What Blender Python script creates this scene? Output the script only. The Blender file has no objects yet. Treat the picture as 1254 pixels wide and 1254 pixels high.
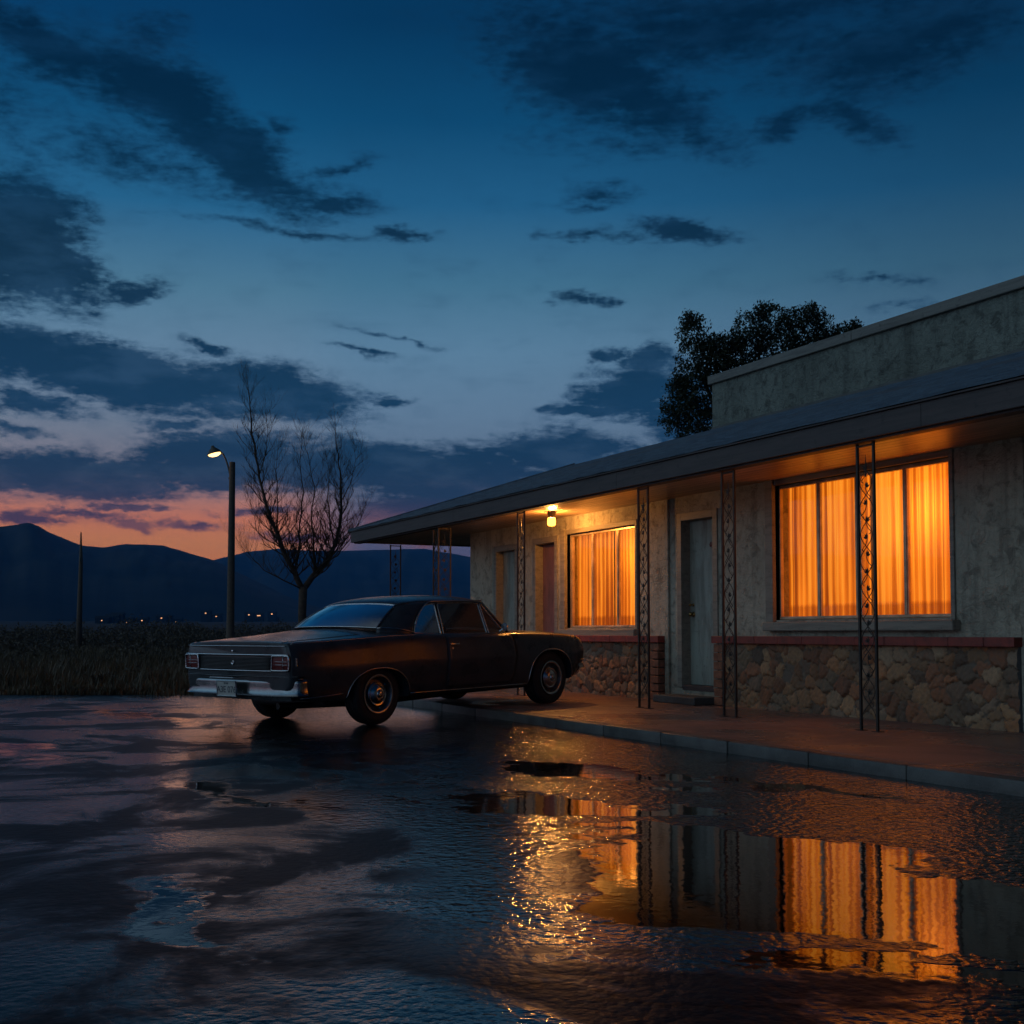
import bpy, bmesh, math, random
import numpy as np
from mathutils import Vector, Matrix, noise as mnoise

random.seed(7)
rng = np.random.default_rng(11)
R = math.radians
sc = bpy.context.scene
COL = sc.collection

# ------------------------------------------------------------------ camera
TH = 0.456148                      # heading of the lens from the facade direction
EYE = 0.95
cd = bpy.data.cameras.new('camera')
cam = bpy.data.objects.new('camera', cd)
COL.objects.link(cam)
cam.location = (0, 0, EYE)
cam.rotation_euler = (R(93), 0, math.pi / 2 - TH)
cd.sensor_width = 36
cd.lens = 43.06
cd.shift_y = 0.0553
cd.clip_end = 20000
cd.clip_start = 0.05
sc.camera = cam


def s2l(c):
    """sRGB 0-255 triple -> linear rgba"""
    o = []
    for v in c:
        v = v / 255.0
        o.append(v / 12.92 if v <= 0.04045 else ((v + 0.055) / 1.055) ** 2.4)
    return (o[0], o[1], o[2], 1.0)


class NT:
    """tiny node-tree writer"""
    def __init__(self, tree):
        self.t = tree
        tree.nodes.clear()

    def n(self, typ, ins=None, **props):
        nd = self.t.nodes.new(typ)
        for k, v in props.items():
            setattr(nd, k, v)
        if ins:
            for k, v in ins.items():
                sock = nd.inputs[k]
                if isinstance(v, bpy.types.NodeSocket):
                    self.t.links.new(v, sock)
                elif isinstance(v, bpy.types.Node):
                    self.t.links.new(v.outputs[0], sock)
                else:
                    sock.default_value = v
        return nd

    def m(self, op, a, b=0.0, c=None, clamp=False):
        ins = {0: a, 1: b}
        if c is not None:
            ins[2] = c
        return self.n('ShaderNodeMath', ins, operation=op, use_clamp=clamp).outputs[0]

    def v(self, op, a, b=None):
        ins = {0: a}
        if b is not None:
            ins[1] = b
        nd = self.n('ShaderNodeVectorMath', ins, operation=op)
        return nd.outputs['Value'] if op in ('LENGTH', 'DOT_PRODUCT') else nd.outputs[0]

    def step(self, x, lo, hi, a=0.0, b=1.0):
        nd = self.n('ShaderNodeMapRange', {0: x, 1: lo, 2: hi, 3: a, 4: b}, interpolation_type='SMOOTHSTEP')
        return nd.outputs[0]

    def mix(self, f, a, b):
        nd = self.n('ShaderNodeMix', data_type='RGBA')
        for idx, v in ((0, f), (6, a), (7, b)):
            if isinstance(v, bpy.types.NodeSocket):
                self.t.links.new(v, nd.inputs[idx])
            else:
                nd.inputs[idx].default_value = v
        return nd.outputs[2]

    def ramp(self, x, stops):
        nd = self.n('ShaderNodeValToRGB', {0: x})
        cr = nd.color_ramp
        while len(cr.elements) > 1:
            cr.elements.remove(cr.elements[-1])
        cr.elements[0].position = stops[0][0]
        cr.elements[0].color = stops[0][1]
        for p, c in stops[1:]:
            e = cr.elements.new(p)
            e.color = c
        return nd.outputs[0]

    def noise(self, vec, scale, detail=3.0, rough=0.55, dist=0.0, out=0):
        return self.n('ShaderNodeTexNoise', {'Vector': vec, 'Scale': scale, 'Detail': detail, 'Roughness': rough,
                                             'Distortion': dist}).outputs[out]


# ------------------------------------------------------------------ dusk sky
world = bpy.data.worlds.new('World')
sc.world = world
world.use_nodes = True
N = NT(world.node_tree)
tc = N.n('ShaderNodeTexCoord')
rot = N.n('ShaderNodeVectorRotate', {'Vector': tc.outputs['Generated'], 'Axis': (0, 0, 1), 'Angle': -(math.pi / 2 - TH)},
          rotation_type='AXIS_ANGLE')
sep = N.n('ShaderNodeSeparateXYZ', {0: rot})
az = N.m('MULTIPLY', N.m('ARCTAN2', sep.outputs[0], sep.outputs[1]), 57.2958)
el = N.m('MULTIPLY', N.m('ARCSINE', sep.outputs[2]), 57.2958)
pos = N.n('ShaderNodeCombineXYZ', {0: az, 1: el, 2: 0.0})
# wispy warp of the cloud field
w1 = N.noise(N.v('MULTIPLY', pos, (0.30, 0.55, 1)), 1.0, 5.0, 0.6, out=1)
warp = N.v('MULTIPLY', N.v('SUBTRACT', w1, (0.5, 0.5, 0.5)), (4.2, 1.5, 0))
w2 = N.noise(N.v('MULTIPLY', pos, (1.1, 2.2, 1)), 1.0, 3.0, 0.6, out=1)
warp2 = N.v('MULTIPLY', N.v('SUBTRACT', w2, (0.5, 0.5, 0.5)), (1.3, 0.5, 0))
wp = N.v('ADD', N.v('ADD', pos, warp), warp2)
BANKS = [(-21.2, 24.4, 4.09, 1.17, -18, 1), (-16.2, 23.2, 4.69, 1.61, -24, 1.2), (-12.9, 21.2, 4.45, 1.41, -30, 1.1), (-17.6, 20.6, 3.9, 0.86, -5, 0.5), (-17.0, 25.5, 1.43, 0.93, 0, 0.6), (-10.8, 19.6, 3.38, 0.76, 0, 0.6), (-8.2, 19.4, 1.52, 0.59, 0, 0.8), (-7.8, 21.0, 1.15, 0.27, 20, 0.5), (-11.1, 22.6, 0.6, 0.33, 0, 0.5), (-22.2, 16.6, 3.17, 2.84, 0, 1.3), (-20.5, 15.2, 2.04, 1.54, -20, 0.8), (-17.9, 14.9, 2.11, 0.63, 12, 0.9), (-22.8, 22.0, 1.99, 0.94, 0, 0.4), (-10.6, 18.1, 4.13, 0.21, -4, 0.45), (-5.1, 18.1, 1.39, 0.39, 0, 0.9), (-18.8, 11.5, 7.96, 1.48, -9, 1.3), (-22.2, 12.3, 2.65, 1.03, -10, 0.9), (-11.3, 11.0, 4.82, 1.39, -8, 1.3), (-15.1, 11.2, 4.32, 1.26, -5, 1), (-14.0, 12.9, 1.64, 0.32, -12, 0.8), (-22.2, 10.0, 2.98, 0.59, -10, 0.9), (-22.2, 8.7, 1.98, 0.35, -2, 0.7), (-15.5, 9.3, 2.15, 0.44, 0, 0.9), (-7.2, 12.9, 1.52, 0.22, -16, 0.6), (-5.7, 13.6, 2.68, 0.19, -13, 0.5), (-5.8, 10.7, 1.26, 0.3, -3, 0.9), (-8.3, 10.4, 2.26, 0.37, -5, 0.8), (-19.8, 6.9, 6.47, 1.15, 0, 1.3), (-13.1, 7.8, 4.75, 1.45, 0, 1.3), (-7.6, 7.7, 6.0, 1.3, 3, 1.4), (-17.5, 5.75, 3.0, 0.22, 0, 0.8), (-11.5, 5.5, 2.4, 0.25, 0, 0.8), (-9.4, 4.6, 2.0, 0.16, 0, 0.7), (-2.6, 7.2, 5.37, 1.59, -5, 1.3), (-4.4, 5.6, 3.6, 1.3, 0, 1.2), (2.4, 8.4, 3.84, 1.13, 0, 1.3), (5.5, 11.2, 2.86, 1.49, 10, 1.2), (6.3, 12.6, 1.91, 0.81, 0, 1), (4.0, 10.2, 2.87, 0.37, 0, 1), (4.5, 12.8, 0.96, 0.44, 0, 0.8), (8.1, 10.4, 2.26, 2.23, 0, 1), (-21.8, 5.0, 2.4, 0.4, 0, 0.9), (-17.4, 5.0, 1.6, 0.3, -3, 0.8), (-14.9, 4.95, 2.0, 0.34, -4, 0.8), (-20.1, 5.3, 3.4, 0.26, 0, 0.7), (-10.1, 4.5, 2.6, 0.26, 0, 0.7), (-10.1, 6.6, 2.23, 0.3, 0, 0.5), (3.6, 25.0, 4.28, 1.96, -10, 1.3), (6.3, 23.7, 4.24, 1.33, -22, 0.9), (0.5, 26.6, 2.35, 1.92, 0, 0.5), (9.0, 26.3, 6.48, 1.43, 0, 0.9), (17.2, 24.7, 5.34, 1.57, 0, 1), (19.3, 25.3, 4.17, 1.85, 0, 0.8), (8.6, 22.4, 2.28, 0.87, -30, 0.6), (12.8, 22.4, 1.56, 0.66, 15, 0.9), (16.1, 22.3, 2.16, 0.78, -25, 0.9), (10.6, 27.2, 11.35, 0.94, 0, 0.8), (5.6, 22.0, 3.86, 0.54, -5, 0.35), (4.2, 20.0, 1.39, 0.49, 0, 0.6), (3.6, 19.4, 1.16, 0.28, 0, 0.5), (8.2, 18.2, 2.35, 0.46, -8, 0.9), (3.8, 18.1, 2.32, 0.25, 0, 0.5), (3.4, 15.4, 1.62, 0.36, 0, 0.8), (17.0, 15.5, 2.12, 0.28, -12, 0.4), (18.1, 14.4, 2.09, 0.28, 0, 0.35)]
field = None
for (a, e, ra, re_, ro, am) in BANKS:
    mp = N.n('ShaderNodeMapping', {'Vector': wp, 'Location': (a, e, 0), 'Rotation': (0, 0, R(ro)),
                                   'Scale': (ra * 1.25, re_ * 1.25, 1)}, vector_type='TEXTURE')
    ln = N.v('LENGTH', mp.outputs[0])
    f = N.m('MULTIPLY_ADD', ln, -am, am)
    field = f if field is None else N.m('MAXIMUM', field, f)
n1 = N.noise(N.v('MULTIPLY', pos, (0.35, 0.8, 1)), 1.0, 6.0, 0.6)
# banks outside the part of the sky the lens sees
n0 = N.noise(N.v('MULTIPLY', pos, (0.05, 0.11, 1)), 1.0, 3.0, 0.5)
away = N.step(N.m('ABSOLUTE', az), 26, 40)
away = N.m('MAXIMUM', away, N.step(el, 30, 42))
field = N.m('ADD', field, N.step(el, 14, 21, 0.0, 0.22))
field = N.m('MAXIMUM', field, N.m('MULTIPLY', N.m('MULTIPLY_ADD', n0, 3.0, -1.35), away))
n2 = N.noise(N.v('MULTIPLY', pos, (1.3, 3.2, 1)), 1.0, 5.0, 0.65)
dens = N.m('ADD', N.m('MAXIMUM', field, -0.6), N.m('ADD', N.m('MULTIPLY_ADD', n1, 0.8, -0.42), N.m('MULTIPLY', N.m('MULTIPLY_ADD', n2, 1.1, -0.55), N.step(field, -0.10, 0.25))))
hard = N.step(el, 15, 24, 0.60, 0.95)            # soft high cloud, crisper low banks
mask = N.n('ShaderNodeMapRange', {0: dens, 1: -0.06, 2: hard, 3: 0.0, 4: 1.0}, interpolation_type='SMOOTHSTEP').outputs[0]

e01 = N.m('DIVIDE', N.m('MAXIMUM', el, 0.0), 60.0)
def st(lst):
    return [(e / 60.0, s2l(c)) for e, c in lst]
west = N.ramp(e01, st([(0, (225, 105, 50)), (2.6, (255, 146, 66)), (4.0, (255, 158, 84)), (5.2, (238, 142, 100)), (6.3, (190, 140, 130)), (7.2, (150, 142, 152)),
                       (9.5, (122, 138, 158)), (12.5, (110, 144, 172)), (15.5, (84, 130, 158)), (19, (40, 104, 146)), (22.5, (18, 82, 124)),
                       (26, (8, 62, 104)), (32, (5, 46, 84)), (60, (4, 20, 42))]))
east = N.ramp(e01, st([(0, (112, 92, 115)), (4, (110, 108, 136)), (7, (108, 126, 150)), (10, (108, 138, 166)), (13, (100, 140, 170)),
                       (16, (72, 122, 152)), (19.5, (36, 98, 140)), (23, (15, 76, 117)), (27, (6, 56, 94)), (60, (4, 20, 42))]))
glowside = N.m('MULTIPLY', N.step(az, -11.5, -6.5, 1.0, 0.0), N.step(az, -44, -28, 0.0, 1.0))
sky = N.mix(glowside, east, west)
# the afterglow side is brighter, the far side falls off
fall = N.step(N.m('ABSOLUTE', N.m('ADD', az, 70.0)), 95, 170, 1.0, 0.45)
fall2 = N.step(az, -2, 25, 1.0, 0.60)
# unseen sky on the left is brightened to light the motel front
boost = N.m('MULTIPLY_ADD', N.m('MULTIPLY', N.step(N.m('ABSOLUTE', N.m('ADD', az, 110.0)), 20, 86, 1.0, 0.0), 1.0), 1.5, 1.0)
sky = N.mix(N.m('SUBTRACT', 1.0, N.m('MULTIPLY', fall, fall2)), sky, (0.0005, 0.004, 0.012, 1))
cw = N.ramp(e01, st([(0, (70, 50, 75)), (3.8, (104, 66, 84)), (5.2, (82, 66, 88)), (6.3, (40, 62, 88)), (8.2, (24, 58, 86)), (10.5, (20, 60, 90)), (13, (14, 52, 80)),
                     (17, (6, 36, 58)), (24, (3, 30, 52)), (60, (3, 15, 30))]))
c_thin = N.ramp(e01, st([(0, (200, 100, 70)), (4.5, (216, 130, 100)), (6.0, (120, 108, 126)), (7.3, (70, 94, 118)), (10, (64, 98, 132)), (14, (50, 88, 120)),
                         (20, (20, 60, 95)), (60, (5, 25, 50))]))
cloudcol = N.mix(N.m('MULTIPLY', N.m('SUBTRACT', 1.0, mask), 0.8), cw, c_thin)
mod = N.noise(N.v('MULTIPLY', pos, (0.25, 0.7, 1)), 1.0, 5.0, 0.6)
cloudcol = N.mix(N.m('MULTIPLY', N.step(mod, 0.42, 0.68), 0.38), cloudcol, c_thin)
cloudcol = N.mix(N.m('SUBTRACT', 1.0, fall), cloudcol, (0.0004, 0.002, 0.006, 1))
final = N.mix(N.m('MULTIPLY', mask, N.step(el, 12, 20, 0.97, 0.88)), sky, cloudcol)
ground_dark = N.step(el, -2.0, 0.0)
final = N.mix(ground_dark, (0.002, 0.004, 0.007, 1), final)
unseen_sky_fill = N.n('ShaderNodeVectorMath', {0: (0.125, 0.14, 0.11), 3: N.m('SUBTRACT', boost, 1.0)}, operation='SCALE')  # grey-green glow added to that unseen sky to neutralise the wall light
final = N.v('ADD', N.n('ShaderNodeVectorMath', {0: final, 3: boost}, operation='SCALE').outputs[0], N.v('MULTIPLY', unseen_sky_fill.outputs[0], N.n('ShaderNodeCombineXYZ', {0: ground_dark, 1: ground_dark, 2: ground_dark}).outputs[0]))
bg = N.n('ShaderNodeBackground', {0: final, 1: 1.0})
N.n('ShaderNodeOutputWorld', {0: bg})
world.cycles.sampling_method = 'MANUAL'
world.cycles.sample_map_resolution = 1024

# added weak red lamp from the afterglow side, though it is past sunset
sd = bpy.data.lights.new('afterglow_lamp', 'SUN')
sd.energy = 0.03
sd.angle = R(12)
sd.color = (1, 0.5, 0.28)
afterglow_lamp = bpy.data.objects.new('afterglow_lamp', sd)
COL.objects.link(afterglow_lamp)
afterglow_dir = Vector((-math.cos(TH + R(13)), math.sin(TH) * 0 + math.sin(TH - R(13)), math.tan(R(5))))
afterglow_lamp.rotation_euler = afterglow_dir.to_track_quat('Z', 'Y').to_euler()

vs = sc.view_settings
sc.display_settings.display_device = 'sRGB'
vs.view_transform = 'Standard'
vs.look = 'None'
vs.exposure = 0
vs.gamma = 1
sc.render.engine = 'CYCLES'
sc.cycles.use_denoising = True
sc.cycles.max_bounces = 8
sc.cycles.transparent_max_bounces = 12
sc.cycles.sample_clamp_indirect = 6.0
sc.cycles.blur_glossy = 0.2


# ------------------------------------------------------------------ helpers
def tag(o, label=None, cat=None, group=None, kind=None):
    if label: o['label'] = label
    if cat: o['category'] = cat
    if group: o['group'] = group
    if kind: o['kind'] = kind
    return o


def empty(name, loc=(0, 0, 0), rot=(0, 0, 0)):
    o = bpy.data.objects.new(name, None)
    o.empty_display_size = 0.2
    COL.objects.link(o)
    o.location = loc
    o.rotation_euler = rot
    return o


def copy_tree(o, parent=None):
    c = o.copy()
    COL.objects.link(c)
    c.parent = parent
    for ch in list(o.children):
        copy_tree(ch, c)
    return c


class MB:
    def __init__(self):
        self.v = []
        self.f = []

    def add(self, vs_, fs_):
        k = len(self.v)
        self.v += [tuple(p) for p in vs_]
        self.f += [tuple(i + k for i in f) for f in fs_]

    def box(self, x0, y0, z0, x1, y1, z1, b=0.0):
        if b <= 0:
            p = [(x0, y0, z0), (x1, y0, z0), (x1, y1, z0), (x0, y1, z0), (x0, y0, z1), (x1, y0, z1), (x1, y1, z1), (x0, y1, z1)]
            self.add(p, [(0, 3, 2, 1), (4, 5, 6, 7), (0, 1, 5, 4), (1, 2, 6, 5), (2, 3, 7, 6), (3, 0, 4, 7)])
        else:
            bm = bmesh.new()
            bmesh.ops.create_cube(bm, size=1)
            for vv in bm.verts:
                vv.co = Vector(((x0 + x1) / 2 + vv.co.x * (x1 - x0), (y0 + y1) / 2 + vv.co.y * (y1 - y0), (z0 + z1) / 2 + vv.co.z * (z1 - z0)))
            bmesh.ops.bevel(bm, geom=bm.edges[:], offset=b, segments=2, affect='EDGES', profile=0.5)
            bm.verts.ensure_lookup_table()
            self.add([vv.co[:] for vv in bm.verts], [[q.index for q in f.verts] for f in bm.faces])
            bm.free()

    def tube(self, pts, rad, n=8, cap=True, flat=None):
        """swept tube; rad number or list; flat = (a, b) multiplies the two cross axes"""
        pts = [Vector(p) for p in pts]
        m = len(pts)
        if not hasattr(rad, '__len__'):
            rad = [rad] * m
        k = len(self.v)
        t0 = (pts[1] - pts[0]).normalized()
        up = Vector((0, 0, 1)) if abs(t0.z) < 0.9 else Vector((0, 1, 0))
        a = t0.cross(up).normalized()
        for i in range(m):
            if i == 0: t = t0
            elif i == m - 1: t = (pts[i] - pts[i - 1]).normalized()
            else:
                t = (pts[i + 1] - pts[i - 1])
                t = t.normalized() if t.length > 1e-9 else t0
            a = (a - t * a.dot(t))
            a = a.normalized() if a.length > 1e-6 else t.orthogonal().normalized()
            b = t.cross(a)
            fa, fb = flat if flat else (1, 1)
            for j in range(n):
                an = 2 * math.pi * (j + 0.5) / n
                p = pts[i] + a * (math.cos(an) * rad[i] * fa) + b * (math.sin(an) * rad[i] * fb)
                self.v.append(tuple(p))
        for i in range(m - 1):
            for j in range(n):
                j2 = (j + 1) % n
                self.f.append((k + i * n + j, k + i * n + j2, k + (i + 1) * n + j2, k + (i + 1) * n + j))
        if cap:
            self.f.append(tuple(k + j for j in range(n))[::-1])
            self.f.append(tuple(k + (m - 1) * n + j for j in range(n)))

    def lathe(self, prof, n=32, M=None):
        """profile [(r, h)] about the local Z axis"""
        k = len(self.v)
        for r_, h_ in prof:
            for j in range(n):
                an = 2 * math.pi * j / n
                p = Vector((r_ * math.cos(an), r_ * math.sin(an), h_))
                if M is not None: p = M @ p
                self.v.append(tuple(p))
        for i in range(len(prof) - 1):
            for j in range(n):
                j2 = (j + 1) % n
                self.f.append((k + i * n + j, k + i * n + j2, k + (i + 1) * n + j2, k + (i + 1) * n + j))

    def grid(self, P, close=False):
        """P[i][j] points"""
        k = len(self.v)
        ni, nj = len(P), len(P[0])
        for row in P:
            self.v += [tuple(p) for p in row]
        for i in range(ni - 1):
            for j in range(nj - 1 if not close else nj):
                j2 = (j + 1) % nj
                self.f.append((k + i * nj + j, k + i * nj + j2, k + (i + 1) * nj + j2, k + (i + 1) * nj + j))

    def build(self, name, mat, parent=None, smooth=False, angle=None):
        me = bpy.data.meshes.new(name)
        me.from_pydata(self.v, [], self.f)
        me.validate()
        me.update()
        mats = mat if isinstance(mat, (list, tuple)) else [mat]
        for m_ in mats: me.materials.append(m_)
        o = bpy.data.objects.new(name, me)
        COL.objects.link(o)
        if parent: o.parent = parent
        if smooth:
            me.shade_smooth() if angle is None else None
            if angle is not None:
                bm = bmesh.new(); bm.from_mesh(me)
                for f in bm.faces: f.smooth = True
                for e in bm.edges:
                    if len(e.link_faces) == 2 and e.calc_face_angle(0) > R(angle): e.smooth = False
                bm.to_mesh(me); bm.free()
        return o


def mod(o, typ, **kw):
    m_ = o.modifiers.new(typ.lower(), typ)
    for k, v in kw.items(): setattr(m_, k, v)
    return m_


# ------------------------------------------------------------------ materials
def mat(name, fn):
    m_ = bpy.data.materials.new(name)
    m_.use_nodes = True
    T = NT(m_.node_tree)
    out = T.n('ShaderNodeOutputMaterial')
    sh = fn(T)
    T.t.links.new(sh.outputs[0] if isinstance(sh, bpy.types.Node) else sh, out.inputs[0])
    return m_


def pbsdf(T, **k):
    mp = {'col': 'Base Color', 'rough': 'Roughness', 'metal': 'Metallic', 'nrm': 'Normal', 'ior': 'IOR', 'coat': 'Coat Weight',
          'coatr': 'Coat Roughness', 'spec': 'Specular IOR Level', 'em': 'Emission Color', 'es': 'Emission Strength',
          'tr': 'Transmission Weight', 'alpha': 'Alpha', 'coatn': 'Coat Normal'}
    return T.n('ShaderNodeBsdfPrincipled', {mp[a]: b for a, b in k.items()})


def simple(name, col, rough=0.5, metal=0.0, var=0.25, scale=6.0, bump=0.0, bscale=60.0, coat=0.0, spec=0.5, coords='Object'):
    def fn(T):
        c = T.n('ShaderNodeTexCoord').outputs[coords]
        nz = T.noise(c, scale, 5.0, 0.6)
        dark = tuple(x * (1 - var) for x in col[:3]) + (1,)
        lite = tuple(min(1, x * (1 + var)) for x in col[:3]) + (1,)
        cc = T.mix(T.step(nz, 0.3, 0.7), dark, lite)
        kw = dict(col=cc, rough=T.step(nz, 0.2, 0.8, max(0.02, rough - 0.08), min(1, rough + 0.1)), metal=metal, coat=coat, spec=spec)
        if bump:
            kw['nrm'] = T.n('ShaderNodeBump', {'Strength': bump, 'Distance': 0.01, 'Height': T.noise(c, bscale, 4.0, 0.6)}).outputs[0]
        return pbsdf(T, **kw)
    return mat(name, fn)


def f_asphalt(T):
    c = T.n('ShaderNodeTexCoord').outputs['Object']
    # standing water: broad shallow pools plus a few known ones, broken up at their rims
    wob = T.v('MULTIPLY', T.v('SUBTRACT', T.noise(c, 1.4, 5.0, 0.65, out=1), (0.5, 0.5, 0.5)), (1.5, 1.5, 0))
    cw_ = T.v('ADD', c, wob)
    pools = [(-3.3, 3.1, 1.35, 0.85, 1.2), (-5.3, 3.35, 2.0, 0.5, 1.1), (-7.2, 4.2, 1.3, 0.25, 0.9), (-6.1, 4.87, 0.8, 0.14, 0.9), (-4.3, 0.8, .5, .11, .5),
             (-7.2, 1.75, 1.1, 0.22, 0.6), (-14.5, 2.4, 1.6, 0.22, 0.6), (-11.0, 0.6, 1.6, 0.25, 0.6)]
    fld = None
    for (x, y, a, b, am) in pools:
        mp = T.n('ShaderNodeMapping', {'Vector': cw_, 'Location': (x, y, 0), 'Rotation': (0, 0, R(12)), 'Scale': (a, b, 1)}, vector_type='TEXTURE')
        g = T.m('MULTIPLY_ADD', T.v('LENGTH', mp.outputs[0]), -am, am)
        fld = g if fld is None else T.m('MAXIMUM', fld, g)
    nb = T.noise(c, 0.55, 5.0, 0.62, 0.4)
    isl = None          # gravelly ridges that break through the big pool
    for (x, y, a, b, ro) in [(-3.2, 2.25, 0.85, 0.11, 58), (-4.55, 4.20, 1.5, 0.34, 58), (-5.5, 3.2, 0.9, 0.13, 64), (-4.3, 2.0, 1.1, 0.30, 154), (-2.5, 3.1, 0.5, 0.08, 60), (-6.9, 3.9, 0.7, 0.16, 50)]:
        mp = T.n('ShaderNodeMapping', {'Vector': T.v('ADD', c, T.v('MULTIPLY', wob, (0.35, 0.35, 0))), 'Location': (x, y, 0), 'Rotation': (0, 0, R(ro)), 'Scale': (a * 1.3, b * 1.5, 1)}, vector_type='TEXTURE')
        g = T.m('SUBTRACT', 1.0, T.v('LENGTH', mp.outputs[0]), clamp=True)
        isl = g if isl is None else T.m('MAXIMUM', isl, g)
    fld = T.m('ADD', T.m('MAXIMUM', fld, -0.45), T.m('MULTIPLY_ADD', nb, 2.2, -1.08))
    fld = T.m('SUBTRACT', fld, T.m('MULTIPLY', isl, 1.6))
    fine = T.noise(c, 7.0, 5.0, 0.75)
    sp_ = T.n('ShaderNodeSeparateXYZ', {0: c})
    near_kerb = T.step(sp_.outputs[1], 2.6, 4.0)
    # sunk-in, merely damp patches between the wet film
    matte = T.m('MULTIPLY', T.step(T.noise(c, 0.95, 6.0, 0.62, 0.5), 0.42, 0.56), T.m('SUBTRACT', 1.0, T.m('MULTIPLY', near_kerb, 0.75)))
    matte = T.m('MULTIPLY', matte, T.m('SUBTRACT', 1.0, isl))
    across = T.m('ADD', T.m('MULTIPLY', sp_.outputs[0], 0.4405), T.m('MULTIPLY', sp_.outputs[1], 0.8977))
    coarse = T.step(T.m('MULTIPLY_ADD', T.noise(c, 0.8, 3.0), 1.6, T.m('ADD', across, -0.8)), -1.2, 0.2, 0.34, 0.74)      # loose chippings gather on the motel side
    coarse = T.m('MULTIPLY_ADD', near_kerb, T.m('MULTIPLY', coarse, 1.2), coarse)
    chip1 = T.n('ShaderNodeTexVoronoi', {'Vector': c, 'Scale': 52.0, 'Randomness': 1.0}, feature='F1').outputs['Distance']
    chip2 = T.n('ShaderNodeTexVoronoi', {'Vector': c, 'Scale': 23.0, 'Randomness': 1.0}, feature='F1').outputs['Distance']
    lvl = T.m('ADD', T.m('SUBTRACT', fld, 0.17), T.m('MULTIPLY_ADD', fine, 0.40, -0.02))
    lvl = T.m('ADD', lvl, T.m('MULTIPLY_ADD', chip2, 0.13, -0.05))
    pud = T.n('ShaderNodeMapRange', {0: lvl, 1: -0.04, 2: T.step(across, -1.5, 0.2, 0.45, 0.14), 3: 0.0, 4: 1.0}, interpolation_type='SMOOTHSTEP').outputs[0]
    dry = T.m('SUBTRACT', 1.0, pud)
    h = T.m('ADD', T.m('MULTIPLY', chip1, -0.0014), T.m('MULTIPLY', chip2, -0.0036))
    h = T.m('ADD', h, T.m('MULTIPLY', T.noise(c, 9.0, 3.0, 0.6), 0.0045))
    h = T.m('ADD', h, T.m('MULTIPLY', T.noise(c, 2.2, 2.0, 0.5), 0.006))
    rip = T.m('ADD', T.m('MULTIPLY', T.noise(c, 9.0, 2.0, 0.5), 0.0006), T.m('MULTIPLY', T.noise(c, 34.0, 2.0, 0.5), 0.00016))
    h = T.m('ADD', T.m('MULTIPLY', h, coarse), T.m('MULTIPLY', T.noise(c, 170.0, 2.0, 0.6), 0.00035))
    hh = T.m('ADD', T.m('MULTIPLY', h, dry), T.m('MULTIPLY', rip, pud))
    bmp = T.n('ShaderNodeBump', {'Strength': 1.0, 'Distance': 1.0, 'Height': hh})
    col = T.mix(T.step(T.noise(c, 3.0, 6.0, 0.7), 0.3, 0.7), (0.005, 0.0058, 0.007, 1), (0.014, 0.015, 0.017, 1))
    # tar-filled cracks and old oil drips
    crk = T.n('ShaderNodeTexVoronoi', {'Vector': T.v('ADD', c, T.v('MULTIPLY', wob, (0.5, 0.5, 0))), 'Scale': 0.42}, feature='DISTANCE_TO_EDGE').outputs['Distance']
    col = T.mix(T.step(crk, 0.004, 0.012, 1.0, 0.0), col, (0.002, 0.002, 0.002, 1))
    col = T.mix(pud, col, (0.003, 0.0035, 0.004, 1))
    md_ = T.m('MULTIPLY', matte, dry)
    base_r = T.step(coarse, 0.35, 0.72, 0.11, 0.03)
    rg = T.n('ShaderNodeMix', {0: md_, 2: base_r, 3: 0.40}).outputs[0]
    rg = T.n('ShaderNodeMix', {0: pud, 2: rg, 3: 0.03}).outputs[0]
    spc = T.n('ShaderNodeMix', {0: md_, 2: T.step(coarse, 0.35, 0.72, 0.24, 0.9), 3: 0.06}).outputs[0]
    return pbsdf(T, col=col, rough=rg, ior=1.33, spec=spc, nrm=bmp.outputs[0])


def f_stucco(T, base=(0.52, 0.47, 0.355), dark=(0.19, 0.165, 0.125)):
    c = T.n('ShaderNodeTexCoord').outputs['Object']
    big = T.noise(c, 1.3, 6.0, 0.65, 0.3)
    mid = T.noise(c, 7.0, 6.0, 0.7, 0.6)
    tro = T.noise(c, 12.0, 4.0, 0.6, 2.2)
    fin = T.noise(c, 70.0, 3.0, 0.6)
    stk = T.noise(T.v('MULTIPLY', c, (4.0, 4.0, 0.4)), 1.0, 5.0, 0.7)
    col = T.mix(T.step(big, 0.35, 0.68), base + (1,), tuple(x * 0.74 for x in base) + (1,))
    col = T.mix(T.m('MULTIPLY', T.step(mid, 0.47, 0.66), 0.75), col, dark + (1,))
    col = T.mix(T.m('MULTIPLY', T.step(stk, 0.50, 0.70), 0.6), col, dark + (1,))
    h = T.m('ADD', T.m('MULTIPLY', tro, 0.034), T.m('MULTIPLY', fin, 0.005))
    b = T.n('ShaderNodeBump', {'Strength': 1.0, 'Distance': 1.0, 'Height': h})
    return pbsdf(T, col=col, rough=0.85, nrm=b.outputs[0], spec=0.25)


def f_attr_stone(T):
    c = T.n('ShaderNodeTexCoord').outputs['Object']
    at = T.n('ShaderNodeAttribute', attribute_name='tone')
    nz = T.noise(c, 26.0, 5.0, 0.65)
    col = T.mix(T.m('MULTIPLY', T.step(nz, 0.3, 0.7), 0.45), at.outputs['Color'], (0.12, 0.09, 0.07, 1))
    b = T.n('ShaderNodeBump', {'Strength': 0.6, 'Distance': 0.012, 'Height': nz})
    return pbsdf(T, col=col, rough=0.75, nrm=b.outputs[0])


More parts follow.
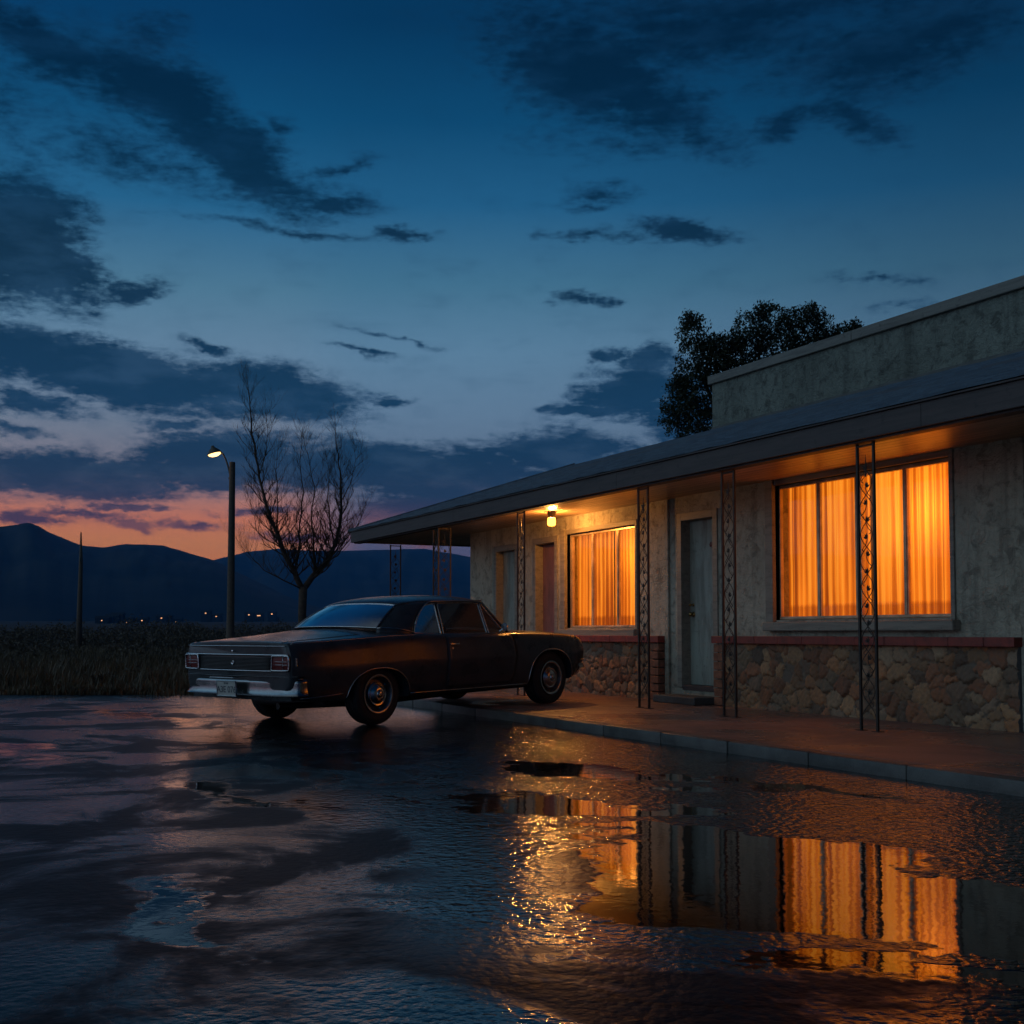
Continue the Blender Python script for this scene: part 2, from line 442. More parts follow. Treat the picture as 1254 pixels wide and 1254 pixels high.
def f_shingle(T):
    c = T.n('ShaderNodeTexCoord').outputs['Object']
    br = T.n('ShaderNodeTexBrick', {'Vector': c, 'Color1': (0.065, 0.115, 0.165, 1), 'Color2': (0.03, 0.06, 0.095, 1), 'Mortar': (0.06, 0.075, 0.095, 1),
                                    'Scale': 1.0, 'Mortar Size': 0.006, 'Brick Width': 0.17, 'Row Height': 0.121, 'Bias': 0.0})
    nz = T.noise(c, 90.0, 3.0, 0.6)
    col = T.mix(T.m('MULTIPLY', T.step(T.noise(c, 1.2, 5.0, 0.6), 0.4, 0.7), 0.5), br.outputs[0], (0.07, 0.11, 0.14, 1))
    h = T.m('ADD', T.m('MULTIPLY', br.outputs[1], -0.004), T.m('MULTIPLY', nz, 0.006))
    b = T.n('ShaderNodeBump', {'Strength': 0.8, 'Distance': 1.0, 'Height': h})
    return pbsdf(T, col=col, rough=0.55, nrm=b.outputs[0])


def f_soffit(T):
    c = T.n('ShaderNodeTexCoord').outputs['Object']
    grain = T.noise(T.v('MULTIPLY', c, (1.2, 26.0, 8.0)), 1.0, 6.0, 0.65, 0.8)
    planks = T.n('ShaderNodeTexWave', {'Vector': c, 'Scale': 2.6, 'Distortion': 0.0}, bands_direction='Y', wave_profile='SAW').outputs[1]
    gap = T.step(planks, 0.0, 0.06)
    col = T.mix(T.step(grain, 0.35, 0.65), (0.28, 0.165, 0.09, 1), (0.62, 0.40, 0.22, 1))
    col = T.mix(T.m('SUBTRACT', 1.0, gap), col, (0.04, 0.025, 0.015, 1))
    b = T.n('ShaderNodeBump', {'Strength': 0.8, 'Distance': 0.016, 'Height': T.m('ADD', T.m('MULTIPLY', grain, 0.5), gap)})
    return pbsdf(T, col=col, rough=0.28, nrm=b.outputs[0])


def f_wood(T, a=(0.30, 0.245, 0.185), d=(0.13, 0.10, 0.075), rough=0.6):
    c = T.n('ShaderNodeTexCoord').outputs['Object']
    g = T.noise(T.v('MULTIPLY', c, (1.5, 12.0, 22.0)), 1.0, 6.0, 0.7, 0.5)
    chips = T.noise(c, 9.0, 6.0, 0.75)
    col = T.mix(T.m('MULTIPLY', T.step(g, 0.4, 0.7), 0.7), a + (1,), d + (1,))
    col = T.mix(T.m('MULTIPLY', T.step(chips, 0.58, 0.64), 0.7), col, d + (1,))
    b = T.n('ShaderNodeBump', {'Strength': 0.4, 'Distance': 0.01, 'Height': g})
    return pbsdf(T, col=col, rough=rough, nrm=b.outputs[0])


def f_porch(T):
    c = T.n('ShaderNodeTexCoord').outputs['Object']
    big = T.noise(c, 1.1, 6.0, 0.65, 0.4)
    col = T.mix(T.step(big, 0.35, 0.66), (0.24, 0.13, 0.105, 1), (0.13, 0.085, 0.075, 1))
    sp = T.noise(c, 30.0, 5.0, 0.7)
    col = T.mix(T.m('MULTIPLY', T.step(sp, 0.5, 0.75), 0.35), col, (0.05, 0.04, 0.035, 1))
    wet = T.step(T.noise(c, 0.8, 5.0, 0.6, 0.5), 0.42, 0.60)
    rg = T.n('ShaderNodeMix', {0: wet, 2: 0.55, 3: 0.20}).outputs[0]
    b = T.n('ShaderNodeBump', {'Strength': 0.5, 'Distance': 0.008, 'Height': T.m('ADD', T.noise(c, 120.0, 3.0, 0.6), T.m('MULTIPLY', T.noise(c, 7, 3.0), 1.0))})
    return pbsdf(T, col=col, rough=rg, nrm=b.outputs[0])


def f_kerb(T):
    c = T.n('ShaderNodeTexCoord').outputs['Object']
    n_ = T.noise(c, 3.0, 6.0, 0.7)
    f_ = T.noise(c, 60.0, 4.0, 0.7)
    col = T.mix(T.step(n_, 0.35, 0.65), (0.10, 0.10, 0.09, 1), (0.055, 0.053, 0.048, 1))
    b = T.n('ShaderNodeBump', {'Strength': 0.6, 'Distance': 0.006, 'Height': f_})
    return pbsdf(T, col=col, rough=0.5, nrm=b.outputs[0])


def f_paint(T):
    c = T.n('ShaderNodeTexCoord').outputs['Object']
    d = T.noise(c, 3.0, 6.0, 0.65)
    sp = T.noise(c, 70.0, 3.0, 0.7)
    col = T.mix(T.step(d, 0.35, 0.7), (0.030, 0.034, 0.040, 1), (0.050, 0.055, 0.062, 1))
    rg = T.m('ADD', T.step(d, 0.3, 0.7, 0.24, 0.40), T.m('MULTIPLY', T.step(sp, 0.55, 0.7), 0.12))
    b = T.n('ShaderNodeBump', {'Strength': 0.06, 'Distance': 0.02, 'Height': T.m('ADD', T.noise(c, 9.0, 3.0), T.m('MULTIPLY', sp, 0.12))})
    return pbsdf(T, col=col, rough=rg, metal=0.0, spec=0.22, nrm=b.outputs[0], coat=0.32, coatr=0.14)


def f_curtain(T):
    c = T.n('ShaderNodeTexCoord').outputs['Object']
    at = T.n('ShaderNodeAttribute', attribute_name='thick').outputs['Fac']     # folds and hem: thicker cloth gets a darker painted glow
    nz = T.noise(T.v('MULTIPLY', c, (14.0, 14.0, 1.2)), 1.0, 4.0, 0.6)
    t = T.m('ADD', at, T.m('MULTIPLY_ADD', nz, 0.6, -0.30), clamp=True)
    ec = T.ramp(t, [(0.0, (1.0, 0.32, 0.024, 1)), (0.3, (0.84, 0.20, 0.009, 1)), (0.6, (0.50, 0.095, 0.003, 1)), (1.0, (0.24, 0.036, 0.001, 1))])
    em = T.n('ShaderNodeEmission', {0: ec, 1: 0.98})  # room light shining through is painted in as the cloth's own emission
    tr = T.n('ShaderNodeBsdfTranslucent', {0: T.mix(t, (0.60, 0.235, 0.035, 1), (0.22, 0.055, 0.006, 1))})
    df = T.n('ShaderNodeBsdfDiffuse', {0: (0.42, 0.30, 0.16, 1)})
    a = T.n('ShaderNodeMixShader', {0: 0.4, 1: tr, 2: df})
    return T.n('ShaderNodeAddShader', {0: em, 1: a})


def f_glass(T):
    c = T.n('ShaderNodeTexCoord').outputs['Object']
    fr = T.n('ShaderNodeFresnel', {'IOR': 1.45})
    g = T.n('ShaderNodeBsdfGlossy', {'Roughness': 0.03})
    t = T.n('ShaderNodeBsdfTransparent', {0: (0.93, 0.93, 0.90, 1)})
    return T.n('ShaderNodeMixShader', {0: T.m('MULTIPLY', fr.outputs[0], 0.9), 1: t, 2: g})


def f_carglass(T):
    c = T.n('ShaderNodeTexCoord').outputs['Object']
    fr = T.n('ShaderNodeFresnel', {'IOR': 1.55})
    drops = T.noise(c, 30.0, 3.0, 0.7)
    g = T.n('ShaderNodeBsdfGlossy', {'Color': (1, 1, 1, 1), 'Roughness': T.step(drops, 0.4, 0.7, 0.05, 0.22)})
    t = T.n('ShaderNodeBsdfTransparent', {0: (0.42, 0.45, 0.44, 1)})
    film = T.n('ShaderNodeBsdfDiffuse', {0: (0.10, 0.11, 0.11, 1)})
    a = T.n('ShaderNodeMixShader', {0: 0.22, 1: t, 2: film})
    return T.n('ShaderNodeMixShader', {0: T.m('ADD', T.m('MULTIPLY', fr.outputs[0], 1.5), 0.16, clamp=True), 1: a, 2: g})


def emis(name, col, s):
    return mat(name, lambda T: T.n('ShaderNodeEmission', {0: col + (1,), 1: s}))


def f_leaf(T, a=(0.012, 0.02, 0.008), b=(0.035, 0.05, 0.02)):
    c = T.n('ShaderNodeTexCoord').outputs['Object']
    col = T.mix(T.step(T.noise(c, 1.8, 4.0, 0.6), 0.35, 0.65), a + (1,), b + (1,))
    d = pbsdf(T, col=col, rough=0.6)
    t = T.n('ShaderNodeBsdfTranslucent', {0: col})
    return T.n('ShaderNodeMixShader', {0: 0.25, 1: d, 2: t})


def f_hill(T):
    c = T.n('ShaderNodeTexCoord').outputs['Object']
    n_ = T.noise(c, 0.006, 8.0, 0.6)
    col = T.mix(T.step(n_, 0.35, 0.65), (0.018, 0.022, 0.022, 1), (0.04, 0.042, 0.038, 1))
    return pbsdf(T, col=col, rough=0.9, spec=0.1)


def f_field(T):
    c = T.n('ShaderNodeTexCoord').outputs['Object']
    n_ = T.noise(c, 0.7, 8.0, 0.65)
    col = T.mix(T.step(n_, 0.35, 0.65), (0.022, 0.018, 0.012, 1), (0.045, 0.036, 0.024, 1))
    b = T.n('ShaderNodeBump', {'Strength': 0.8, 'Distance': 0.06, 'Height': T.noise(c, 8.0, 5.0, 0.7)})
    return pbsdf(T, col=col, rough=0.9, nrm=b.outputs[0], spec=0.2)


M = {}
M['asphalt'] = mat('wet_asphalt', f_asphalt)
M['stucco'] = mat('stucco', f_stucco)
M['parapet'] = mat('parapet_stucco', lambda T: f_stucco(T, (0.23, 0.255, 0.215), (0.075, 0.08, 0.07)))
M['stone'] = mat('field_stone', f_attr_stone)
M['shingle'] = mat('shingle', f_shingle)
M['soffit'] = mat('soffit_boards', f_soffit)
M['fascia'] = mat('painted_fascia', lambda T: f_wood(T, (0.075, 0.055, 0.05), (0.035, 0.026, 0.024)))
M['trim'] = mat('window_trim', lambda T: f_wood(T, (0.27, 0.235, 0.18), (0.13, 0.11, 0.085)))
M['cap'] = mat('parapet_cap', lambda T: f_wood(T, (0.19, 0.19, 0.165), (0.08, 0.078, 0.07)))
def f_oldpaint(T, a, b_):
    c = T.n('ShaderNodeTexCoord').outputs['Object']
    g_ = T.noise(T.v('MULTIPLY', c, (7.0, 7.0, 1.6)), 1.0, 6.0, 0.65, 0.6)
    col = T.mix(T.step(g_, 0.38, 0.66), a + (1,), b_ + (1,))
    col = T.mix(T.m('MULTIPLY', T.step(T.noise(c, 16.0, 5.0, 0.7), 0.60, 0.66), 0.5), col, tuple(x * 0.4 for x in b_) + (1,))
    b = T.n('ShaderNodeBump', {'Strength': 0.4, 'Distance': 0.006, 'Height': T.noise(c, 40.0, 4.0, 0.6)})
    return pbsdf(T, col=col, rough=0.5, nrm=b.outputs[0])
M['door'] = mat('door_paint', lambda T: f_oldpaint(T, (0.34, 0.35, 0.28), (0.21, 0.20, 0.155)))
M['reddoor'] = mat('red_door_paint', lambda T: f_oldpaint(T, (0.24, 0.10, 0.085), (0.13, 0.06, 0.055)))
M['porch'] = mat('red_concrete', f_porch)
M['kerb'] = mat('concrete_kerb', f_kerb)
M['band'] = simple('red_brick_band', (0.22, 0.035, 0.022), 0.55, var=0.3, scale=9, bump=0.3)
M['brickend'] = simple('brick_quoin', (0.24, 0.095, 0.05), 0.8, var=0.4, scale=14, bump=0.6)
M['iron'] = simple('wrought_iron', (0.055, 0.042, 0.035), 0.5, 0.5, bump=0.3)
M['alu'] = simple('window_metal', (0.60, 0.44, 0.28), 0.35, 0.4)
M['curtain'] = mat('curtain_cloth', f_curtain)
M['glass'] = mat('window_glass', f_glass)
M['room'] = simple('room_wall', (0.35, 0.25, 0.14), 0.9)
M['globe'] = mat('lamp_globe', lambda T: T.n('ShaderNodeAddShader', {0: T.n('ShaderNodeEmission', {0: (1.0, 0.33, 0.035, 1), 1: 5.0}), 1: T.n('ShaderNodeBsdfTransparent', {0: (0.9, 0.8, 0.6, 1)})}))
M['headlamp'] = emis('street_lamp_glow', (1.0, 0.55, 0.19), 4.0)
M['farlight'] = emis('far_window_glow', (1.0, 0.50, 0.24), 1.3)
M['paint'] = mat('car_paint', f_paint)
M['chrome'] = simple('chrome', (0.50, 0.51, 0.52), 0.18, 1.0, var=0.12, scale=12)
M['bumper'] = simple('bumper_chrome', (0.24, 0.25, 0.26), 0.20, 1.0, var=0.12, scale=12)
M['carglass'] = mat('car_glass', f_carglass)
M['rubber'] = simple('tyre_rubber', (0.017, 0.016, 0.016), 0.62, bump=0.3, bscale=80)
M['steel'] = simple('wheel_steel', (0.07, 0.065, 0.065), 0.45, 0.7)
M['black'] = simple('black_trim', (0.012, 0.012, 0.012), 0.6)
M['redlens'] = simple('red_lens', (0.13, 0.008, 0.007), 0.35, spec=0.3)
M['lamplens'] = simple('clear_lens', (0.35, 0.35, 0.33), 0.1, 0.5)
M['vinyl'] = simple('seat_vinyl', (0.10, 0.05, 0.035), 0.45)
M['plate'] = simple('plate_paint', (0.42, 0.42, 0.38), 0.4, var=0.1)
M['plateink'] = simple('plate_ink', (0.03, 0.04, 0.06), 0.5)
M['bark'] = simple('bark', (0.075, 0.05, 0.035), 0.9, var=0.4, scale=8, bump=0.8, bscale=30)
M['leaf'] = mat('leaf', f_leaf)
M['scrub'] = mat('scrub', lambda T: f_leaf(T, (0.045, 0.036, 0.022), (0.10, 0.075, 0.045)))
M['grass'] = mat('dry_grass', lambda T: f_leaf(T, (0.07, 0.052, 0.028), (0.15, 0.11, 0.06)))
M['field'] = mat('field_soil', f_field)
M['hill'] = mat('hillside', f_hill)
M['woodpole'] = mat('weathered_pole', lambda T: f_wood(T, (0.13, 0.10, 0.075), (0.06, 0.05, 0.04), 0.8))
M['galv'] = simple('lamp_metal', (0.10, 0.10, 0.09), 0.5, 0.6)
M['brass'] = simple('brass_knob', (0.35, 0.22, 0.08), 0.35, 1.0)

# ================================================================== SETTING
def XY(X, Y):
    """a spot X metres right of and Y metres ahead of the tripod -> world x, y"""
    return (X * math.sin(TH) - Y * math.cos(TH), X * math.cos(TH) + Y * math.sin(TH))


def rise(r):
    return 0.0 if r < 300 else min(18.0, 0.012 * (r - 300))


g = MB()
rings = [0.01, 12, 18, 30, 60, 120, 200, 300, 450, 700, 1000, 1500, 2200, 3200, 4500, 5900]
g.grid([[(r * math.cos(a), r * math.sin(a), -0.03 + rise(r)) for a in np.linspace(0, 2 * math.pi, 97)[:-1]] for r in rings], close=True)
tag(g.build('ground', M['field']), kind='structure')

# wet parking lot: fine-edged sheet
edge = []
for i in range(180):
    X = -60 + i * (57.6 / 179)
    edge.append(XY(X, 19.0 + 0.45 * mnoise.noise(Vector((X * 0.35, 0, 0))) + 0.16 * mnoise.noise(Vector((X * 2.1, 3, 0)))))
lot = MB()
poly = edge + [(-17.5, 5.9), (-17.5, 8.9), (18, 8.9), (18, -40), (-30, -60)]
lot.add([(x, y, 0.0) for x, y in poly], [tuple(range(len(poly)))])
lo = lot.build('parking_lot', M['asphalt'])
bm = bmesh.new(); bm.from_mesh(lo.data); bmesh.ops.triangulate(bm, faces=bm.faces[:])
for f in bm.faces:
    if f.normal.z < 0: f.normal_flip()
bm.to_mesh(lo.data); bm.free()
tag(lo, kind='structure')

# raised porch walk with joints, and its kerb
WALK = 0.092
p = MB()
xs = [-22.5, -19.6, -16.7, -13.8, -10.9, -8.0, -5.1, -2.2, 0.7, 3.6]
for a, b in zip(xs[:-1], xs[1:]):
    for c, d in ((5.985, 7.30), (7.31, 8.80)):
        p.box(a + 0.005, c, -0.05, b - 0.005, d, WALK, 0.006)
p.box(-22.5, 5.99, -0.06, 3.6, 8.8, WALK - 0.02)
tag(p.build('porch_pavement', M['porch']), kind='structure')
k = MB()
for a, b in zip(xs[:-1], xs[1:]):
    q_ = a
    while q_ < b - 0.01:
        e_ = min(b, q_ + 0.97)
        k.box(q_ + 0.003, 5.82 + random.uniform(-.006, .004), -0.06, e_ - 0.003, 5.975, WALK + 0.003 + random.uniform(-.004, .003), 0.016)
        q_ += 0.97
tag(k.build('kerb', M['kerb'], smooth=True, angle=40), kind='structure')


# ---- hills
def interp(pts, a):
    return float(np.interp(a, [q[0] for q in pts], [q[1] for q in pts]))


def hills(name, prof, Rc, seed, jag):
    m = MB()
    P = []
    azs = np.concatenate([np.linspace(-80, -26, 70), np.linspace(-25.8, 4, 260), np.linspace(4.5, 80, 90)])
    for a in azs:
        H = math.tan(R(interp(prof, a))) * Rc + EYE
        H += Rc * 0.00045 * jag * mnoise.fractal(Vector((a * 1.3, seed, 0)), 1.0, 2.0, 5)
        row = []
        for t in np.linspace(-1, 1, 29):
            r = Rc * (1 + (0.42 if t < 0 else 0.25) * t)
            s = max(0.0, 1 - abs(t) ** 1.35)
            wv = mnoise.fractal(Vector((a * 0.55, seed + 5, t * 2.2)), 1.0, 2.0, 5)
            hgt = H * s * (1 + 0.14 * wv * min(1, abs(t) * 3)) - (8 if abs(t) > 0.97 else 0)
            hgt = min(hgt, H * (r / Rc) * 0.985) if abs(t) > 0.02 else H
            x, y = XY(r * math.sin(R(a)), r * math.cos(R(a)))
            row.append((x, y, hgt + rise(r) * (1 - s)))
        P.append(row)
    m.grid(P)
    return tag(m.build(name, M['hill'], smooth=True), kind='structure')


hills('hills', [(-80, 3), (-50, 4.2), (-40, 3.0), (-30, 3.2), (-25, 4.3), (-22.75, 4.58), (-22.0, 4.70), (-21.6, 4.79), (-21.2, 4.66), (-20.76, 4.39), (-19.4, 3.85), (-18.54, 3.78), (-17.51, 3.97),
                (-15.93, 3.93), (-14.49, 3.51), (-13.7, 3.3), (-12.5, 2.7), (-10, 1.5), (-6, .3), (80, .3)], 2600, 2.0, 1.0)
hills('mountains', [(-80, 2), (-30, 2.5), (-16, 2.6), (-14.6, 3.05), (-13.7, 3.3), (-12.32, 3.69), (-10.86, 3.86), (-9.3, 3.78), (-7.87, 3.80), (-5.8, 3.87), (-4.09, 3.92), (-1.99, 3.55), (3, 3.0),
                    (10, 3.6), (30, 2.5), (80, 3)], 4600, 7.0, 0.7)

# ---- dry grass and scrub beyond the lot (one mass each)
gr = MB()
for i in range(17000):
    Y = 18.9 + 42 * (random.random() ** 1.9)
    X = random.uniform(-0.62, 0.02) * Y - 0.5
    if abs(X) < 0 : continue
    x, y = XY(X, Y)
    clump = mnoise.noise(Vector((x * 0.35, y * 0.35, 0)))
    if clump < -0.25 and random.random() < 0.6: continue
    hgt = (0.14 + 0.40 * random.random() ** 1.5) * (0.75 + 0.9 * max(0, clump)) * min(1.0, 0.35 + (Y - 18.9) * 0.5)
    for b in range(4):
        an = random.random() * 6.283
        ln = 0.12 + 0.30 * random.random()
        bx, by = x + random.uniform(-.12, .12), y + random.uniform(-.12, .12)
        w = 0.008 + 0.008 * random.random()
        px_, py_ = -math.sin(an) * w, math.cos(an) * w
        tx, ty = bx + math.cos(an) * ln * hgt, by + math.sin(an) * ln * hgt
        mx, my = bx + math.cos(an) * ln * hgt * 0.35, by + math.sin(an) * ln * hgt * 0.35
        gr.add([(bx - px_, by - py_, -0.03), (bx + px_, by + py_, -0.03), (mx + px_ * .8, my + py_ * .8, hgt * 0.6), (mx - px_ * .8, my - py_ * .8, hgt * 0.6), (tx, ty, hgt)],
               [(0, 1, 2, 3), (3, 2, 4)])
tag(gr.build('dry_grass', M['grass']), 'dry tangled grass along the far edge of the wet parking lot', 'grass', kind='stuff')

sb = MB()
def leaves(m, c, rad, n, size, up=0.3, squash=0.8):
    for q in range(n):
        while True:
            d = Vector((random.uniform(-1, 1), random.uniform(-1, 1), random.uniform(-1, 1)))
            if 0.05 < d.length < 1: break
        d = d.normalized() * (random.random() ** 0.45)
        o = Vector((c[0] + d.x * rad, c[1] + d.y * rad, c[2] + d.z * rad * squash))
        a = Vector((random.gauss(0, 1), random.gauss(0, 1), random.gauss(0, 1) + up)).normalized()
        b = a.orthogonal().normalized()
        b.rotate(Matrix.Rotation(random.random() * 6.28, 3, a))
        s = size * random.uniform(0.6, 1.3)
        m.add([o - a * s, o + b * s * 0.42, o + a * s, o - b * s * 0.42], [(0, 1, 2, 3)])
for i in range(620):
    Y = 20.5 + 150 * random.random() ** 1.35
    X = random.uniform(-0.60, 0.02) * Y
    x, y = XY(X, Y)
    lump = mnoise.noise(Vector((x * 0.06, y * 0.06, 4)))
    s = random.uniform(0.16, 0.42) * (1 + Y / 75.0 + max(0, Y - 45) / 50.0) * (1.0 + 1.1 * lump)
    if Y < 30: s *= 0.7
    if s < 0.1: continue
    leaves(sb, (x, y, s * 0.35), s, int(50 + 70 * s), 0.045 + Y * 0.0009, up=0.1, squash=0.62)
    for q in range(5):
        leaves(sb, (x + random.gauss(0, s * .6), y + random.gauss(0, s * .6), s * random.uniform(0.5, 1.0)), s * 0.22, 10, 0.035 + Y * 0.0007, squash=1.6)
tag(sb.build('scrub', M['scrub']), 'low dark scrub spreading from the grass to the foot of the hills', 'scrub', kind='stuff')

# ================================================================== MOTEL
FY = 8.69
motel = empty('motel_building', (-13.0, FY, 0))
tag(motel, 'single-storey stucco motel with lit windows, stone base, shingled porch roof and iron posts', 'motel')
MINV = Matrix.Translation((13.0, -FY, 0))


def part(mb, name, mat_, parent=None, smooth=False, angle=None):
    o = mb.build(name, mat_, None, smooth, angle)
    if parent is None or parent is motel:
        o.parent = motel
        o.matrix_parent_inverse = MINV
    else:
        o.parent = parent           # parent mesh is itself authored in world coordinates
    return o


def wall_holes(x0, x1, z0, z1, y, th, holes):
    m = MB()
    X = sorted(set([x0, x1] + [h[0] for h in holes] + [h[1] for h in holes]))
    Z = sorted(set([z0, z1] + [h[2] for h in holes] + [h[3] for h in holes]))
    for a, b in zip(X[:-1], X[1:]):
        for c, d in zip(Z[:-1], Z[1:]):
            cx, cz = (a + b) / 2, (c + d) / 2
            if any(h[0] < cx < h[1] and h[2] < cz < h[3] for h in holes): continue
            m.add([(a, y, c), (b, y, c), (b, y, d), (a, y, d)], [(0, 1, 2, 3)])
            m.add([(a, y + th, c), (b, y + th, c), (b, y + th, d), (a, y + th, d)], [(3, 2, 1, 0)])
    for (a, b, c, d) in holes:
        y2 = y + th
        m.add([(a, y, c), (a, y2, c), (a, y2, d), (a, y, d)], [(0, 1, 2, 3)])
        m.add([(b, y, c), (b, y2, c), (b, y2, d), (b, y, d)], [(3, 2, 1, 0)])
        m.add([(a, y, c), (b, y, c), (b, y2, c), (a, y2, c)], [(0, 1, 2, 3)])
        m.add([(a, y, d), (b, y, d), (b, y2, d), (a, y2, d)], [(3, 2, 1, 0)])
    return m


W1 = (-15.86, -13.95, 1.02, 2.40)
W2 = (-11.00, -8.42, 1.09, 2.60)
D0 = (-18.32, -17.54, 0.15, 2.33)
D1 = (-16.90, -16.19, 0.15, 2.36)
D2 = (-12.90, -12.14, 0.27, 2.40)
ALC = (-7.55, -6.45, 0.0925, 2.62)
wm = wall_holes(-19.35, 3.2, 0.05, 2.80, FY, 0.18, [W1, W2, D0, D1, D2, ALC])
wm.box(-19.35, FY + 0.18, 0.0, -19.17, 12.9, 2.8)
wm.box(-19.17, 12.72, 0.0, 3.2, 12.9, 2.8)
wm.box(3.02, FY + 0.18, 0.0, 3.2, 12.72, 2.8)
front = part(wm, 'wall', M['stucco'])
# vertical set-back and corner strips in the plaster
q = MB()
q.box(-13.215, FY - 0.035, WALK, -13.13, FY - 0.001, 2.655, 0.008)
part(q, 'plaster_strip', M['stucco'])
q = MB()
q.box(-7.62, FY - 0.03, WALK, -7.555, FY - 0.001, 2.655, 0.006)
part(q, 'plaster_strip', M['stucco'])

# alcove at the right end of the front
al = MB()
a0, a1, ay = ALC[0], ALC[1], FY + 0.18
al.add([(a0, ay, 0.09), (a0, ay + 1, 0.09), (a0, ay + 1, 2.62), (a0, ay, 2.62)], [(0, 1, 2, 3)])
al.add([(a1, ay, 0.09), (a1, ay + 1, 0.09), (a1, ay + 1, 2.62), (a1, ay, 2.62)], [(0, 1, 2, 3)])
al.add([(a0, ay + 1, 0.09), (a1, ay + 1, 0.09), (a1, ay + 1, 2.62), (a0, ay + 1, 2.62)], [(0, 1, 2, 3)])
al.add([(a0, ay, 2.62), (a1, ay, 2.62), (a1, ay + 1, 2.62), (a0, ay + 1, 2.62)], [(0, 1, 2, 3)])
al.add([(a0, ay, 0.091), (a1, ay, 0.091), (a1, ay + 1, 0.091), (a0, ay + 1, 0.091)], [(0, 1, 2, 3)])
part(al, 'alcove', M['stucco'])


def door(h, mat_, knob_side, label=None):
    x0, x1, z0, z1 = h
    d = MB()
    d.box(x0 + 0.045, FY + 0.115, z0 + 0.035, x1 - 0.045, FY + 0.16, z1 - 0.045, 0.004)
    o = part(d, 'door', mat_)
    if label: o['label'] = label
    fr = MB()
    fr.box(x0 - 0.05, FY - 0.018, z0, x0 + 0.045, FY + 0.17, z1 + 0.05, 0.004)
    fr.box(x1 - 0.045, FY - 0.018, z0, x1 + 0.05, FY + 0.17, z1 + 0.05, 0.004)
    fr.box(x0 + 0.045, FY - 0.018, z1 - 0.045, x1 - 0.045, FY + 0.17, z1 + 0.05, 0.004)
    part(fr, 'door_frame', M['trim'], o)
    th_ = MB()
    th_.box(x0 + 0.045, FY - 0.01, z0 - 0.03, x1 - 0.045, FY + 0.17, z0 + 0.033, 0.004)
    part(th_, 'threshold', M['fascia'], o)
    kx = x0 + 0.12 if knob_side < 0 else x1 - 0.12
    for zz, rr, nm in ((1.18, 0.028, 'door_handle'), (1.30, 0.016, 'door_lock')):
        kn = MB()
        Mx = Matrix.Translation((kx, FY + 0.115, zz)) @ Matrix.Rotation(R(90), 4, 'X')
        kn.lathe([(rr * 1.2, 0), (rr * 1.2, .006), (rr * .45, .010), (rr * .45, .03), (rr, .04), (rr, .055), (rr * .6, .066), (0.0005, .068)], 16, Mx)
        part(kn, nm, M['brass'], o, smooth=True)
    return o


door(D0, M['door'], 1, 'weathered grey door with a stained upper half')
door(D1, M['reddoor'], 1, 'dull red door')
d2 = door(D2, M['door'], -1, 'pale grey-green door with pinkish scuffs')
# the torn remains of something once fixed to the door
for (cx, cz, rr, n_) in ((-12.36, 2.03, 0.055, 40), (-12.30, 1.72, 0.030, 18)):
    sc_ = MB()
    for i in range(n_):
        a_ = random.random() * 6.28; r0 = rr * random.uniform(0.4, 1.1)
        x_, z_ = cx + math.cos(a_) * r0, cz + math.sin(a_) * r0 * (0.6 if rr > .05 else 1)
        s_ = random.uniform(0.006, 0.016)
        b_ = random.random() * 3
        sc_.add([(x_ + math.cos(b_ + t) * s_ * random.uniform(.6, 1.3), FY + 0.1135 - 0.0002 * (i % 5), z_ + math.sin(b_ + t) * s_ * random.uniform(.6, 1.3)) for t in (0, 1.3, 2.4, 3.6, 5)], [(0, 1, 2, 3, 4)])
    part(sc_, 'torn_paper', M['band'], d2)
stp = MB()
stp.box(-12.98, 8.32, WALK + 0.001, -12.08, FY - 0.002, 0.185, 0.012)
part(stp, 'door_step', M['kerb'])
for hh in (D0, D1):
    s_ = MB(); s_.box(hh[0] - .06, 8.5, WALK + 0.001, hh[1] + .06, FY - 0.002, 0.125, 0.008)
    part(s_, 'door_step', M['kerb'])


